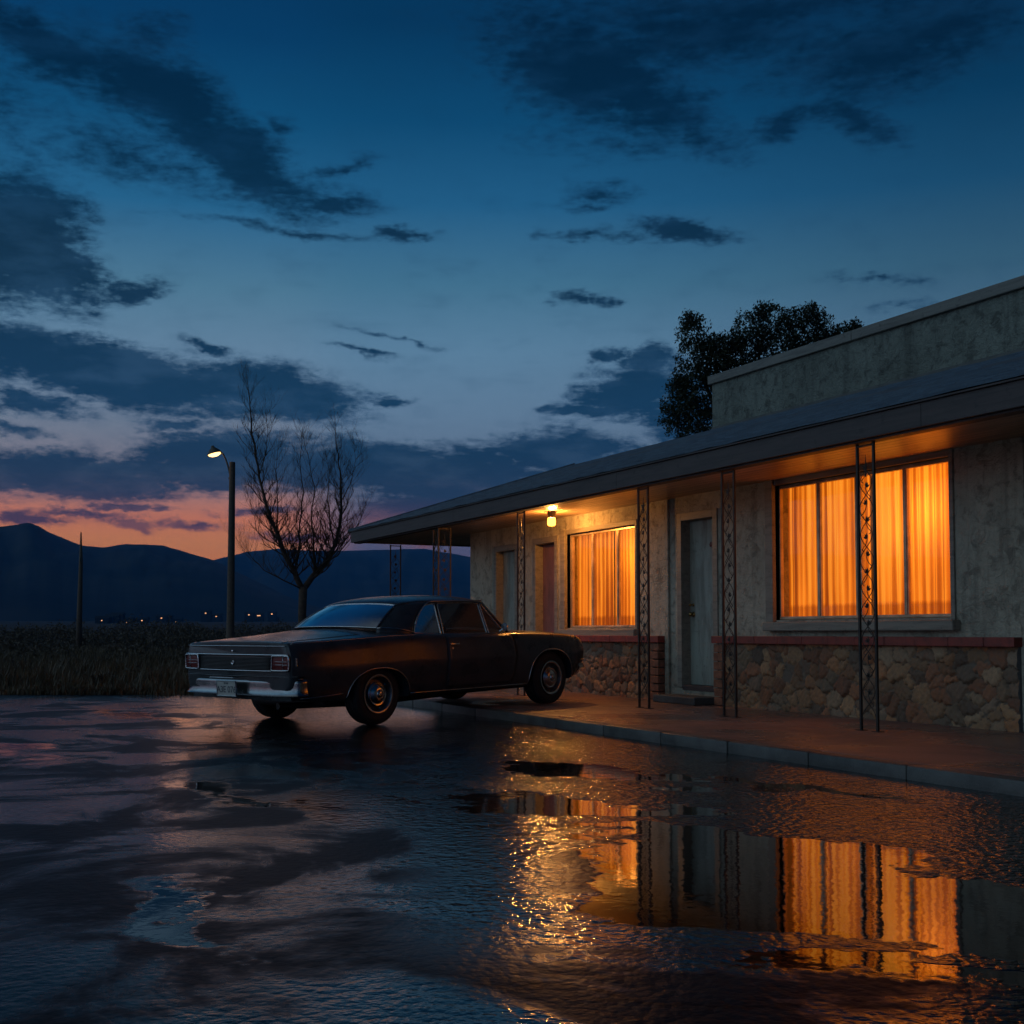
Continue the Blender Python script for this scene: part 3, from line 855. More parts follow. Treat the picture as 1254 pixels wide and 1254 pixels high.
def window(h, glass, mull, major):
    x0, x1, z0, z1 = h
    w = MB()
    # outer casing boards, proud of the plaster
    L_, R_, T_ = (0.13, 0.05, 0.065)
    w.box(x0 - L_, FY - 0.05, z0 - 0.02, x0, FY + 0.075, z1 + T_, 0.005)
    w.box(x1, FY - 0.022, z0 - 0.02, x1 + R_, FY + 0.075, z1 + T_, 0.005)
    w.box(x0, FY - 0.022, z1, x1, FY + 0.075, z1 + T_, 0.005)
    win = part(w, 'window', M['trim'])
    f = MB()
    gx0, gx1, gz0, gz1 = glass
    fy0, fy1 = FY + 0.05, FY + 0.095
    f.box(x0, fy0, z0, gx0, fy1, z1, 0.003); f.box(gx1, fy0, z0, x1, fy1, z1, 0.003)
    f.box(gx0, fy0, z0, gx1, fy1, gz0, 0.003); f.box(gx0, fy0, gz1, gx1, fy1, z1, 0.003)
    for mx in mull:
        wd = 0.045 if mx == major else 0.018
        f.box(mx - wd, fy0 - (0.012 if mx == major else -0.004), gz0, mx + wd, fy1 - 0.002, gz1, 0.003)
        if mx != major: f.box(mx + 0.024, fy0 + 0.012, gz0, mx + 0.033, fy1 - .004, gz1)
    f.box(gx0, fy0 - 0.02, gz0 - 0.03, gx1, fy0, gz0 - 0.012, 0.002)
    part(f, 'frame', M['alu'], win)
    s = MB()
    s.box(x0 - 0.12, FY - 0.105, z0 - 0.12, x1 + 0.10, FY + 0.0, z0 - 0.02, 0.012)
    part(s, 'sill', M['trim'], win)
    gl = MB()
    edges_ = [gx0] + list(mull) + [gx1]
    for a, b in zip(edges_[:-1], edges_[1:]):
        gl.add([(a + .02, FY + 0.075, gz0), (b - .02, FY + 0.075, gz0), (b - .02, FY + 0.075, gz1), (a + .02, FY + 0.075, gz1)], [(0, 1, 2, 3)])
    part(gl, 'pane', M['glass'], win)
    return win


w1 = window(W1, (-15.80, -14.01, 1.055, 2.365), [-15.22, -14.52], None)
w2 = window(W2, (-10.98, -8.45, 1.13, 2.56), [-10.35, -9.71, -9.07], -9.71)

# rooms behind the lit windows
for (a, b) in ((-16.15, -13.6), (-11.3, -8.05)):
    r_ = MB()
    y0, y1, z0, z1 = FY + 0.181, FY + 2.6, 0.1, 2.75
    r_.add([(a, y0, z0), (b, y0, z0), (b, y1, z0), (a, y1, z0), (a, y0, z1), (b, y0, z1), (b, y1, z1), (a, y1, z1)],
           [(0, 1, 2, 3), (4, 7, 6, 5), (3, 2, 6, 7), (0, 3, 7, 4), (1, 5, 6, 2)])
    part(r_, 'room', M['room'])


def curtain(x0, x1, z0, z1, seed, label):
    rg = random.Random(seed)
    n = int((x1 - x0) / 0.010)
    ph = 0.0; phs = []; am = []
    for i in range(n + 1):
        lam = 0.105 + 0.055 * mnoise.noise(Vector((i * 0.045, seed, 0)))
        ph += 2 * math.pi * 0.010 / lam
        phs.append(ph)
        am.append(0.020 + 0.012 * mnoise.noise(Vector((i * 0.03, seed, 9))))
    rows = 36
    P, tk = [], []
    for j in range(rows + 1):
        t = j / rows
        z = z0 + (z1 - z0) * t
        row = []
        for i in range(n + 1):
            x = x0 + (x1 - x0) * i / n
            sway = 0.6 * mnoise.noise(Vector((x * 2.0, t * 1.4, seed)))
            p_ = phs[i] + sway
            A = am[i] * (1.0 - 0.45 * t)
            y = FY + 0.226 + A * math.sin(p_) + 0.3 * A * math.sin(2.3 * p_ + 1)
            row.append((x, y, z + 0.004 * math.sin(p_ * .5)))
            slope = abs(math.cos(p_))
            th_ = 0.0 + 0.95 * slope ** 1.6 * (0.55 + 0.8 * abs(mnoise.noise(Vector((i * 0.06, seed, 4)))))
            th_ += 0.42 * mnoise.noise(Vector((x * 3.1, seed, t * 0.7))) + 0.30 * mnoise.noise(Vector((x * 9.0, seed + 3, t * 0.4)))
            if z < z0 + 0.17: th_ += 0.36      # doubled hem
            if t > 0.955: th_ += 0.2
            tk.append(max(0, min(1, th_)))
        P.append(row)
    m = MB(); m.grid(P)
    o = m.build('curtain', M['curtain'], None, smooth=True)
    at = o.data.attributes.new('thick', 'FLOAT', 'POINT')
    at.data.foreach_set('value', tk)
    tag(o, label, 'curtain', 'drawn curtains in the motel windows')
    return o


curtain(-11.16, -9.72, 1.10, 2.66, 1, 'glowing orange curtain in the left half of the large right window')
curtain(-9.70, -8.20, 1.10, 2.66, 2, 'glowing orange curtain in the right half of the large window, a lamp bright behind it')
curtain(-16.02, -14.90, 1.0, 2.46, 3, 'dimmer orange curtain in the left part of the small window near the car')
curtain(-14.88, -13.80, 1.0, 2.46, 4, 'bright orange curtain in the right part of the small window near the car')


def room_lamp(x, y, z, w, rad):
    ld = bpy.data.lights.new('room_lamp', 'POINT')
    ld.energy = w; ld.shadow_soft_size = rad; ld.color = (1.0, 0.60, 0.24)
    o = bpy.data.objects.new('room_lamp', ld); COL.objects.link(o); o.location = (x, y, z)
room_lamp(-8.90, FY + 0.58, 2.15, 34, 0.08)
room_lamp(-9.35, FY + 0.50, 1.95, 5, 0.12)
room_lamp(-14.50, FY + 0.58, 2.05, 20, 0.08)


# ---- stone base
def stone_panel(x0, x1, z0, z1, seed):
    rs = np.random.default_rng(seed)
    sx, sz = 0.23, 0.16
    pts = []
    for i in range(int((x1 - x0) / sx) + 3):
        for j in range(int((z1 - z0) / sz) + 3):
            pts.append((x0 + (i - 1 + 0.5 * (j % 2)) * sx + rs.normal(0, 0.05), z0 + (j - 1) * sz + rs.normal(0, 0.034)))
    # some small filler stones
    for i in range(int((x1 - x0) * 11)):
        pts.append((rs.uniform(x0, x1), rs.uniform(z0, z1)))
    pts = np.array(pts)
    pal = np.array([(0.46, 0.25, 0.12), (0.48, 0.31, 0.17), (0.40, 0.19, 0.09), (0.42, 0.32, 0.21), (0.27, 0.19, 0.13), (0.46, 0.30, 0.16), (0.38, 0.18, 0.09), (0.33, 0.26, 0.19)])
    tone = pal[rs.integers(0, len(pal), len(pts))] * rs.uniform(0.45, 1.0, (len(pts), 1)) * np.array([[1.04, 0.82, 0.65]])
    hgt = rs.uniform(0.5, 1.0, len(pts))
    tilt = rs.normal(0, 0.10, (len(pts), 2))
    nx, nz = int((x1 - x0) / 0.011), int((z1 - z0) / 0.011)
    X, Z = np.meshgrid(np.linspace(x0, x1, nx + 1), np.linspace(z0, z1, nz + 1))
    wx = 0.009 * np.sin(Z * 31 + X * 11 + 2 * np.sin(X * 7)) + 0.005 * np.sin(X * 53 + Z * 29) + 0.005 * np.sin(Z * 131 + X * 90)
    wz = 0.009 * np.sin(X * 35 + Z * 17 + 2 * np.sin(X * 5)) + 0.008 * np.sin(X * 77 - Z * 23) + 0.005 * np.sin(X * 143 + Z * 60)
    Q = np.stack([(X + wx).ravel(), (Z + wz).ravel()], 1)
    d = np.sqrt((Q[:, None, 0] - pts[None, :, 0]) ** 2 + (1.25 * (Q[:, None, 1] - pts[None, :, 1])) ** 2)
    idx = np.argpartition(d, 2, axis=1)[:, :2]
    dd = np.take_along_axis(d, idx, 1)
    sw = dd[:, 0] > dd[:, 1]
    n0 = np.where(sw, idx[:, 1], idx[:, 0])
    d0 = dd.min(1); d1 = dd.max(1)
    e = np.clip((d1 - d0) / 0.075, 0, 1)
    prof = np.sqrt(1 - (1 - e) ** 2)
    h = prof * (0.020 + 0.022 * hgt[n0]) + prof * ((Q[:, 0] - pts[n0, 0]) * tilt[n0, 0] + (Q[:, 1] - pts[n0, 1]) * tilt[n0, 1])
    h += prof * 0.004 * np.sin(Q[:, 0] * 90 + n0) * np.sin(Q[:, 1] * 80)
    col = np.where((e < 0.09)[:, None], np.array([[0.17, 0.115, 0.075]]), tone[n0])
    m = MB()
    y = FY - 0.04 - h
    P = np.stack([X.ravel(), y, Z.ravel()], 1).reshape(nz + 1, nx + 1, 3)
    m.grid(P.tolist())
    # returns to the wall at both ends
    for side in (0, -1):
        m.grid([[tuple(P[j, side]) for j in range(nz + 1)], [(P[j, side][0], FY, P[j, side][2]) for j in range(nz + 1)]])
    o = part(m, 'stone_base', M['stone'], smooth=True, angle=60)
    rgba = np.ones((len(o.data.vertices), 4)); rgba[:, :3] = 0.13
    rgba[:len(col), :3] = col
    at = o.data.attributes.new('tone', 'FLOAT_COLOR', 'POINT')
    at.data.foreach_set('color', rgba.ravel())
    return o


stone_panel(-16.05, -13.44, WALK - 0.01, 0.825, 3)
stone_panel(-11.86, -7.62, WALK - 0.01, 0.825, 5)
for (a, b) in ((-13.43, -13.24), (-12.04, -11.87)):
    bq = MB()
    z = WALK
    i = 0
    while z < 0.80:
        hh = 0.098
        bq.box(a + random.uniform(-.008, .008), FY - 0.115 + random.uniform(-.008, .008), z + 0.006, b + random.uniform(-.008, .008), FY - 0.001, min(z + hh, 0.822), 0.008)
        z += 0.104
    part(bq, 'brick_quoin', M['brickend'])
for (a, b) in ((-16.07, -13.22), (-12.06, -7.60)):
    bb = MB()
    x = a
    while x < b - 0.01:
        e_ = min(b, x + 0.412)
        bb.box(x + 0.001, FY - 0.135 + random.uniform(-.003, .003), 0.826, e_ - 0.001, FY - 0.001, 0.912 + random.uniform(-.002, .002), 0.006)
        x += 0.412
    part(bb, 'brick_band', M['band'])

# ---- roof
EV, ZE, RY, ZR, XL, XR, HX = 7.40, 2.865, 10.6, 3.945, -22.10, 3.6, -19.05
rf = MB()
rows = 25
for i in range(rows):
    t0, t1 = i / rows, (i + 1.12) / rows
    if i == rows - 1: t1 = 1.0
    segs = 84
    xa0, xa1 = XL + (HX - XL) * t0, XL + (HX - XL) * min(1, t1)
    lo_, hi_ = [], []
    for s in range(segs + 1):
        u = s / segs
        jz = random.uniform(0, 0.010); jy = random.uniform(-0.012, 0.006)
        if s == 0: jz = jy = 0
        lo_.append((xa0 + (XR - xa0) * u, EV + (RY - EV) * t0 + jy, ZE + (ZR - ZE) * t0 + 0.014 + jz))
        hi_.append((xa1 + (XR - xa1) * u, EV + (RY - EV) * min(1, t1), ZE + (ZR - ZE) * min(1, t1) + 0.001))
    k0 = len(rf.v)
    rf.v += [(x, y, z - 0.016) for x, y, z in lo_] + lo_ + hi_
    n = segs + 1
    for s in range(segs):
        rf.f.append((k0 + s, k0 + s + 1, k0 + n + s + 1, k0 + n + s))
        rf.f.append((k0 + n + s, k0 + n + s + 1, k0 + 2 * n + s + 1, k0 + 2 * n + s))
# hip and back slopes, right gable
BY = 2 * RY - EV
rf.add([(XL, EV, ZE), (HX, RY, ZR), (XL, BY, ZE)], [(0, 1, 2)])
rf.add([(XL, BY, ZE), (HX, RY, ZR), (XR, RY, ZR), (XR, BY, ZE)], [(0, 1, 2, 3)])
rf.add([(XR, EV, ZE), (XR, RY, ZR), (XR, BY, ZE)], [(0, 2, 1)])
rf.tube([(XL, EV, ZE + .01), (HX, RY, ZR + .01)], 0.03, 6)
roof = part(rf, 'roof', M['shingle'])
fa = MB()
for x0_, x1_ in ((-22.05, -17.2), (-17.2, -12.35), (-12.35, -7.5), (-7.5, -2.65), (-2.65, 3.5)):
    fa.box(x0_ + .0015, 7.43, 2.645, x1_ - .0015, 7.47, 2.845, 0.003)
fa.box(-22.05, 7.47, 2.645, -22.01, 13.77, 2.845, 0.003)
fa.box(-22.01, 13.73, 2.645, 3.5, 13.77, 2.845, 0.003)
fa.box(-22.075, 7.405, 2.846, 3.52, 7.445, 2.862, 0.002)
part(fa, 'fascia', M['fascia'])
so = MB()
so.box(-22.009, 7.471, 2.662, 3.5, FY - 0.001, 2.69)
so.box(-22.009, FY - 0.001, 2.662, -19.352, 13.72, 2.69)
part(so, 'soffit', M['soffit'])
bmn = MB()      # beam the posts carry
bmn.box(-21.99, 7.475, 2.625, 3.4, 7.60, 2.661, 0.004)
part(bmn, 'porch_beam', M['fascia'])
pa = MB()
pa.box(-14.86, RY, 3.80, 3.4, RY + 0.25, 4.625)
pa.box(-14.86, RY + 0.25, 3.80, -14.61, 12.7, 4.625)
par = part(pa, 'parapet', M['parapet'])
cp = MB()
x = -14.91
while x < 3.4:
    e_ = min(3.45, x + 3.1)
    cp.box(x + .002, RY - 0.05, 4.626, e_ - .002, RY + 0.30, 4.755, 0.01)
    x += 3.1
cp.box(-14.91, RY + 0.302, 4.626, -14.56, 12.75, 4.755, 0.01)
part(cp, 'parapet_cap', M['cap'], par)
fl = MB()
fl.box(-14.86, RY - 0.02, 3.93, 3.4, RY - 0.001, 3.985)
part(fl, 'flashing', M['galv'], par)


# ---- wrought iron posts
def post_mesh(W, H):
    b = MB()
    for x in (-W / 2, W / 2):
        b.box(x - 0.011, -0.011, 0.004, x + 0.011, 0.011, H, 0.002)
        b.box(x - 0.045, -0.035, 0.0, x + 0.045, 0.035, 0.006, 0.002)
    b.box(-W / 2, -0.008, H - 0.028, W / 2, 0.008, H - 0.012)
    s = MB()
    e = W / 2 - 0.011
    per = 0.46
    for sg in (-1, 1):
        pts = []
        nn = 150
        for i in range(nn + 1):
            z = 0.10 + (H - 0.30) * i / nn
            pts.append((sg * e * 0.86 * math.sin(2 * math.pi * z / per), 0.004 * sg, z))
        s.tube(pts, 0.0042, 5)
    z = 0.16
    i = 0
    while z < H - 0.3:
        sg = -1 if i % 2 else 1
        # curl springing from the vine, ending in a leaf
        pts = []
        for t in np.linspace(0, 1, 14):
            an = sg * (0.4 + 3.6 * t)
            rr = 0.055 * (1 - 0.55 * t)
            pts.append((sg * 0.012 + rr * math.sin(an), 0.0, z + 0.05 + 0.13 * t - rr * (1 - math.cos(an)) * 0.6))
        s.tube(pts, 0.0038, 5)
        q = Vector(pts[-1])
        for lf in (-1, 0, 1):
            d = Vector((sg * 0.6 + lf * 0.5, 0, 0.8 - abs(lf) * 0.3)).normalized()
            o2 = Vector((d.z, 0, -d.x))
            s.add([q, q + d * 0.028 + o2 * 0.012, q + d * 0.055, q + d * 0.028 - o2 * 0.012,
                   q + Vector((0, .004, 0)), q + d * 0.028 + o2 * 0.012 + Vector((0, .004, 0)), q + d * 0.055 + Vector((0, .004, 0)), q + d * 0.028 - o2 * 0.012 + Vector((0, .004, 0))],
                  [(0, 1, 2, 3), (7, 6, 5, 4), (0, 4, 5, 1), (1, 5, 6, 2), (2, 6, 7, 3), (3, 7, 4, 0)])
        z += 0.152
        i += 1
    # tip spike near the top
    s.tube([(0, 0, H - 0.30), (0.006, 0, H - 0.20), (0, 0, H - 0.10)], [0.006, 0.009, 0.001], 5)
    return b, s


PH = 2.625 - WALK
pb, ps = post_mesh(0.205, PH)
p0 = pb.build('porch_post', M['iron'], motel)
s0 = ps.build('scrollwork', M['iron'], p0)
spots = [(-8.29, 7.55, 0), (-10.32, 7.55, 0), (-11.955, 7.55, 0), (-15.105, 7.55, 0), (-18.16, 7.55, 0), (-17.95, 7.61, 90), (-22.0 + .08, 8.28, 90), (-6.0, 7.55, 0), (-3.4, 7.55, 0), (-0.8, 7.55, 0), (-21.92, 11.2, 90)]
for i, (x, y, a) in enumerate(spots):
    o = p0 if i == 0 else copy_tree(p0, motel)
    o.location = (x + 13.0, y - FY, WALK)
    o.rotation_euler = (0, 0, R(a))
    o['group'] = 'wrought iron porch posts'

# ---- porch light on the soffit
pl = empty('porch_light', (-15.24, 8.10, 2.66))
tag(pl, 'small lit porch light fixed under the soffit to the left of the small window', 'light')
m_ = MB(); m_.lathe([(0.0005, 0), (0.062, 0), (0.062, -0.03), (0.052, -0.05), (0.052, -0.085), (0.045, -0.09)], 20)
m_.build('lamp_mount', M['galv'], pl, smooth=True, angle=35)
gl_ = MB(); gl_.lathe([(0.050, -0.086), (0.056, -0.10), (0.060, -0.14), (0.058, -0.18), (0.045, -0.20), (0.0005, -0.207)], 20)
gl_.build('lamp_glass', M['globe'], pl, smooth=True)

ld = bpy.data.lights.new('porch_bulb', 'POINT')
ld.energy = 60; ld.shadow_soft_size = 0.032; ld.color = (1.0, 0.46, 0.13)
lb = bpy.data.objects.new('porch_bulb', ld); COL.objects.link(lb); lb.parent = pl; lb.location = (0, 0, -0.145)

# ---- dusk air
hz = MB(); hz.box(-6000, -6000, -1.1, 6000, 6000, 420)
def f_haze(T):
    return T.n('ShaderNodeVolumePrincipled', {'Color': (0.06, 0.40, 1.0, 1), 'Density': 0.00015, 'Anisotropy': 0.0})
hm_ = bpy.data.materials.new('haze'); hm_.use_nodes = True
T_ = NT(hm_.node_tree); o_ = T_.n('ShaderNodeOutputMaterial'); T_.t.links.new(f_haze(T_).outputs[0], o_.inputs['Volume'])
tag(hz.build('haze', hm_), kind='stuff')

# ================================================================== CAR
car = empty('parked_car', (-12.851, 4.038, 0.0), (0, -math.atan(0.092 / 2.842), R(113.221)))
tag(car, 'dark two-door classic coupe with chrome trim, parked nose-in against the motel porch walk', 'car')

ST = [  # a, half width, bottom, shoulder, deck/hood centre
    (-1.150, 0.835, 0.43, 0.868, 0.885), (-1.135, 0.862, 0.42, 0.882, 0.900), (-1.08, 0.885, 0.38, 0.890, 0.908), (-0.9, 0.905, 0.30, 0.896, 0.925), (-0.6, 0.922, 0.28, 0.902, 0.950),
    (-0.2, 0.938, 0.27, 0.913, 0.985), (0.15, 0.948, 0.27, 0.924, 1.005), (0.55, 0.952, 0.265, 0.925, 0.96), (0.9, 0.952, 0.26, 0.908, 0.93), (1.4, 0.95, 0.255, 0.896, 0.92),
    (1.95, 0.948, 0.25, 0.885, 0.925), (2.15, 0.946, 0.25, 0.880, 0.925), (2.5, 0.942, 0.25, 0.868, 0.915), (2.9, 0.935, 0.25, 0.850, 0.895), (3.2, 0.92, 0.27, 0.832, 0.872),
    (3.4, 0.902, 0.33, 0.812, 0.848), (3.49, 0.888, 0.38, 0.785, 0.825), (3.535, 0.872, 0.42, 0.745, 0.79)]
SA = [q[0] for q in ST]


def par_(a):
    return [float(np.interp(a, SA, [q[i] for q in ST])) for i in (1, 2, 3, 4)]


def smooth_par(a):
    # light smoothing so the curves do not read as straight facets
    w = [par_(min(SA[-1], max(SA[0], a + d))) for d in (-0.10, -0.05, 0, 0.05, 0.10)] if SA[0] + 0.12 < a < SA[-1] - 0.14 else [par_(a)]
    return [sum(c) / len(w) for c in zip(*w)]


SIDE_T = [(0.0, -0.075), (0.025, -0.045), (0.10, -0.022), (0.25, -0.008), (0.42, -0.002), (0.58, 0.0), (0.61, -0.004), (0.78, -0.020), (0.90, -0.038), (0.965, -0.056), (0.992, -0.078), (1.0, -0.11)]


def section(a):
    w, zb, zs, zc = smooth_par(a)
    h = zs - zb
    pts = [(0.0, zb - .0), (w - 0.22, zb)]
    for t, dy in SIDE_T: pts.append((w + dy, zb + h * t))
    rim = w - 0.11
    pts += [(rim * 0.90, zs + (zc - zs) * 0.16), (rim * 0.72, zs + (zc - zs) * 0.55), (rim * 0.40, zs + (zc - zs) * 0.90), (0.0, zc)]
    return pts


def side_y(a, z):
    w, zb, zs, zc = smooth_par(a)
    t = (z - zb) / (zs - zb)
    return w + float(np.interp(t, [q[0] for q in SIDE_T], [q[1] for q in SIDE_T]))


stations = sorted(set([round(x, 3) for x in np.arange(-1.05, 3.42, 0.06)] + SA[:3] + SA[-3:]))
body = MB()
P = []
for a in stations:
    s_ = section(a)
    loop = [(a, y, z) for y, z in s_] + [(a, -y, z) for y, z in reversed(s_[1:-1])]
    # slight plan bow of tail and nose
    def bow(p_):
        if a < -1.0: return (p_[0] + 0.035 * (p_[1] / 0.9) ** 2 - 0.02, p_[1], p_[2])
        if a > 3.35: return (p_[0] - 0.06 * (p_[1] / 0.9) ** 2 + 0.03 + (p_[2] - 0.6) * 0.10 * min(1, (a - 3.35) * 6), p_[1], p_[2])
        return p_
    P.append([bow(p_) for p_ in loop])
body.grid(P, close=True)
nl = len(P[0])
body.f.append(tuple(range(nl)))
body.f.append(tuple(range(len(body.v) - nl, len(body.v)))[::-1])


def bool_cut(o, cutters):
    for c in cutters:
        md = o.modifiers.new('b', 'BOOLEAN')
        md.operation = 'DIFFERENCE'; md.solver = 'EXACT'; md.object = c
    dg = bpy.context.evaluated_depsgraph_get()
    dg.update()
    me = bpy.data.meshes.new_from_object(o.evaluated_get(dg))
    o.modifiers.clear()
    o.data = me
    for c in cutters:
        bpy.data.objects.remove(c, do_unlink=True)


def fix_normals(o):
    bm = bmesh.new(); bm.from_mesh(o.data)
    bmesh.ops.recalc_face_normals(bm, faces=bm.faces[:])
    bm.to_mesh(o.data); bm.free()


bo = body.build('body', M['paint'])
fix_normals(bo)
cuts = []
ARCH = [(-0.03, 0.245, 0.435, 0.345), (2.80, 0.28, 0.43, 0.385)]
for (ca, cz, ra, rz) in ARCH:
    for sg in (-1, 1):
        c = MB()
        n = 40
        for yy in (0.60, 1.2):
            for j in range(n):
                an = 2 * math.pi * j / n
                ex = math.copysign(abs(math.cos(an)) ** 0.88, math.cos(an)); ez = math.copysign(abs(math.sin(an)) ** 0.88, math.sin(an))
                c.v.append((ca + ra * ex, sg * yy, cz + rz * ez))
        for j in range(n): c.f.append((j, (j + 1) % n, n + (j + 1) % n, n + j))
        c.f.append(tuple(range(n))[::-1]); c.f.append(tuple(range(n, 2 * n)))
        co = c.build('cut', M['black']); fix_normals(co); cuts.append(co)
cab = MB(); cab.box(0.42, -0.70, 0.42, 2.0, 0.70, 1.2)
co = cab.build('cut', M['black']); cuts.append(co)
bool_cut(bo, cuts)
bm = bmesh.new(); bm.from_mesh(bo.data)
for f in bm.faces: f.smooth = True
for e in bm.edges:
    if len(e.link_faces) == 2 and e.calc_face_angle(0) > R(32): e.smooth = False
bm.to_mesh(bo.data); bm.free()
bo.parent = car
chassis = MB()
chassis.box(-0.50, -0.58, 0.20, 3.3, 0.58, 0.30, 0.03)
chassis.tube([(-.9, -.35, .24), (0.3, -.4, .19), (1.5, -.35, .2)], 0.035, 8)
chassis.tube([(0.0, -0.70, 0.32), (0.0, 0.70, 0.32)], 0.05, 8)
chassis.tube([(2.842, -0.70, 0.31), (2.842, 0.70, 0.31)], 0.04, 8)
chassis.build('chassis', M['black'], car)

# arch lips, rocker strip, seams
def bothsides(fn):
    for sg in (-1, 1): fn(sg)


def arch_lip(i):
    ca, cz, ra, rz = ARCH[i]
    def go(sg):
        pts = []
        for an in np.linspace(-0.35, math.pi + 0.35, 44):
            ex = math.copysign(abs(math.cos(an)) ** 0.88, math.cos(an)); ez = math.copysign(abs(math.sin(an)) ** 0.88, math.sin(an))
            a, z = ca + ra * ex, cz + rz * ez
            if z < smooth_par(a)[1] + 0.01: continue
            pts.append((a, sg * (side_y(a, z) + 0.001), z))
        m = MB(); m.tube(pts, 0.0065, 6)
        m.build('wheel_arch_trim', M['chrome'], car, smooth=True)
    bothsides(go)
arch_lip(0); arch_lip(1)


def strip(name, pts2, rad, mat_, off=0.002, flat=(1, 1)):
    def go(sg):
        m = MB()
        m.tube([(a, sg * (side_y(a, z) + off), z) for a, z in pts2], rad, 6, flat=flat)
        m.build(name, mat_, car, smooth=True)
    bothsides(go)


strip('rocker_trim', [(a, 0.300 - 0.012 * (a - 0.4)) for a in np.linspace(0.42, 2.33, 24)], 0.008, M['chrome'])
strip('side_trim', [(a, 0.362 + (a + .46) * 0.05) for a in np.linspace(-1.0, -0.50, 8)], 0.005, M['chrome'])
strip('shoulder_trim', [(a, smooth_par(a)[2] - 0.012) for a in np.linspace(-1.10, 0.55, 40)], 0.004, M['chrome'], 0.0)


def door_panel(sg):
    m = MB()
    rear = [(0.985, 0.885), (0.978, 0.75), (0.965, 0.6), (0.95, 0.45), (0.94, 0.325)]
    frnt = [(2.11, 0.868), (2.145, 0.77), (2.15, 0.6), (2.11, 0.42), (2.05, 0.315)]
    zs_ = np.linspace(0, 1, 22)
    P_ = []
    for t in zs_:
        zr = 0.325 + (0.885 - 0.325) * t; zf = 0.315 + (0.868 - 0.315) * t
        ar = float(np.interp(zr, [q[1] for q in rear[::-1]], [q[0] for q in rear[::-1]]))
        af = float(np.interp(zf, [q[1] for q in frnt[::-1]], [q[0] for q in frnt[::-1]]))
        row = []
        for u in np.linspace(0, 1, 20):
            a = ar + (af - ar) * u; z = zr + (zf - zr) * u
            row.append((a, sg * (side_y(a, z) + 0.0045), z))
        P_.append(row if sg < 0 else row[::-1])
    m.grid(P_)
    d = m.build('door', M['paint'], car, smooth=True)
    md = mod(d, 'SOLIDIFY', thickness=0.004, offset=-1)
    seam = MB()
    for ln in (rear, frnt):
        seam = MB()
        seam.tube([(a, sg * (side_y(a, z) + 0.0035), z) for a, z in [(float(np.interp(zz, [q[1] for q in ln[::-1]], [q[0] for q in ln[::-1]])), zz) for zz in np.linspace(ln[-1][1], ln[0][1], 14)]], 0.0055, 5)
        seam.build('door_gap', M['black'], d)
    h = MB()
    hy = side_y(1.10, 0.79)
    h.box(1.02, sg * hy + sg * 0.018 - .007, 0.782, 1.16, sg * hy + sg * 0.018 + .007, 0.802, 0.005)
    h.box(1.03, min(sg * hy, sg * (hy + .02)), 0.783, 1.055, max(sg * hy, sg * (hy + .02)), 0.799)
    h.box(1.13, min(sg * hy, sg * (hy + .02)), 0.783, 1.152, max(sg * hy, sg * (hy + .02)), 0.799)
    h.build('door_handle', M['chrome'], d, smooth=True, angle=40)
    h = MB()
    h.lathe([(0.012, 0), (0.012, .008), (.0005, .01)], 12, Matrix.Translation((1.06, sg * (side_y(1.06, .745)), .745)) @ Matrix.Rotation(R(90) * (1 if sg < 0 else -1), 4, 'X'))
    h.build('door_lock', M['chrome'], d, smooth=True, angle=40)


bothsides(door_panel)

# ---- greenhouse
def gy(z, sg=1):
    return sg * (0.835 - (z - 0.90) * 0.56)


def quadgrid(c00, c10, c11, c01, nu, nv, bulge=(0, 0, 0)):
    """bilinear patch with an outward swell"""
    c00, c10, c11, c01 = map(Vector, (c00, c10, c11, c01))
    P_ = []
    for j in range(nv + 1):
        v_ = j / nv
        row = []
        for i in range(nu + 1):
            u = i / nu
            p_ = c00 * (1 - u) * (1 - v_) + c10 * u * (1 - v_) + c11 * u * v_ + c01 * (1 - u) * v_
            p_ = p_ + Vector(bulge) * (4 * u * (1 - u))
            row.append(p_)
        P_.append(row)
    return P_


# roof panel: rows from the rear glass to the windscreen
RP = []
for a, ze, zc, ye in [(0.545, 1.236, 1.262, 0.575), (0.60, 1.252, 1.287, 0.600), (0.70, 1.262, 1.310, 0.622), (0.85, 1.270, 1.328, 0.635), (1.05, 1.274, 1.340, 0.640), (1.3, 1.274, 1.345, 0.640),
                      (1.55, 1.268, 1.340, 0.640), (1.72, 1.262, 1.328, 0.638), (1.82, 1.258, 1.312, 0.632), (1.885, 1.250, 1.290, 0.620)]:
    row = []
    for u in np.linspace(-1, 1, 25):
        bow_ = (0.045 if a > 1.8 else (-0.02 if a < 0.6 else 0)) * (1 - u * u)
        row.append((a + bow_, ye * (abs(u) ** 0.92) * (1 if u > 0 else -1), ze + (zc - ze) * (1 - abs(u) ** 3.2)))
    RP.append(row)
m = MB(); m.grid(RP)
ro = m.build('roof', M['paint'], car, smooth=True)
mod(ro, 'SOLIDIFY', thickness=0.025, offset=-1)
fix_normals(ro)
mod(ro, 'SUBSURF', levels=1, render_levels=1)

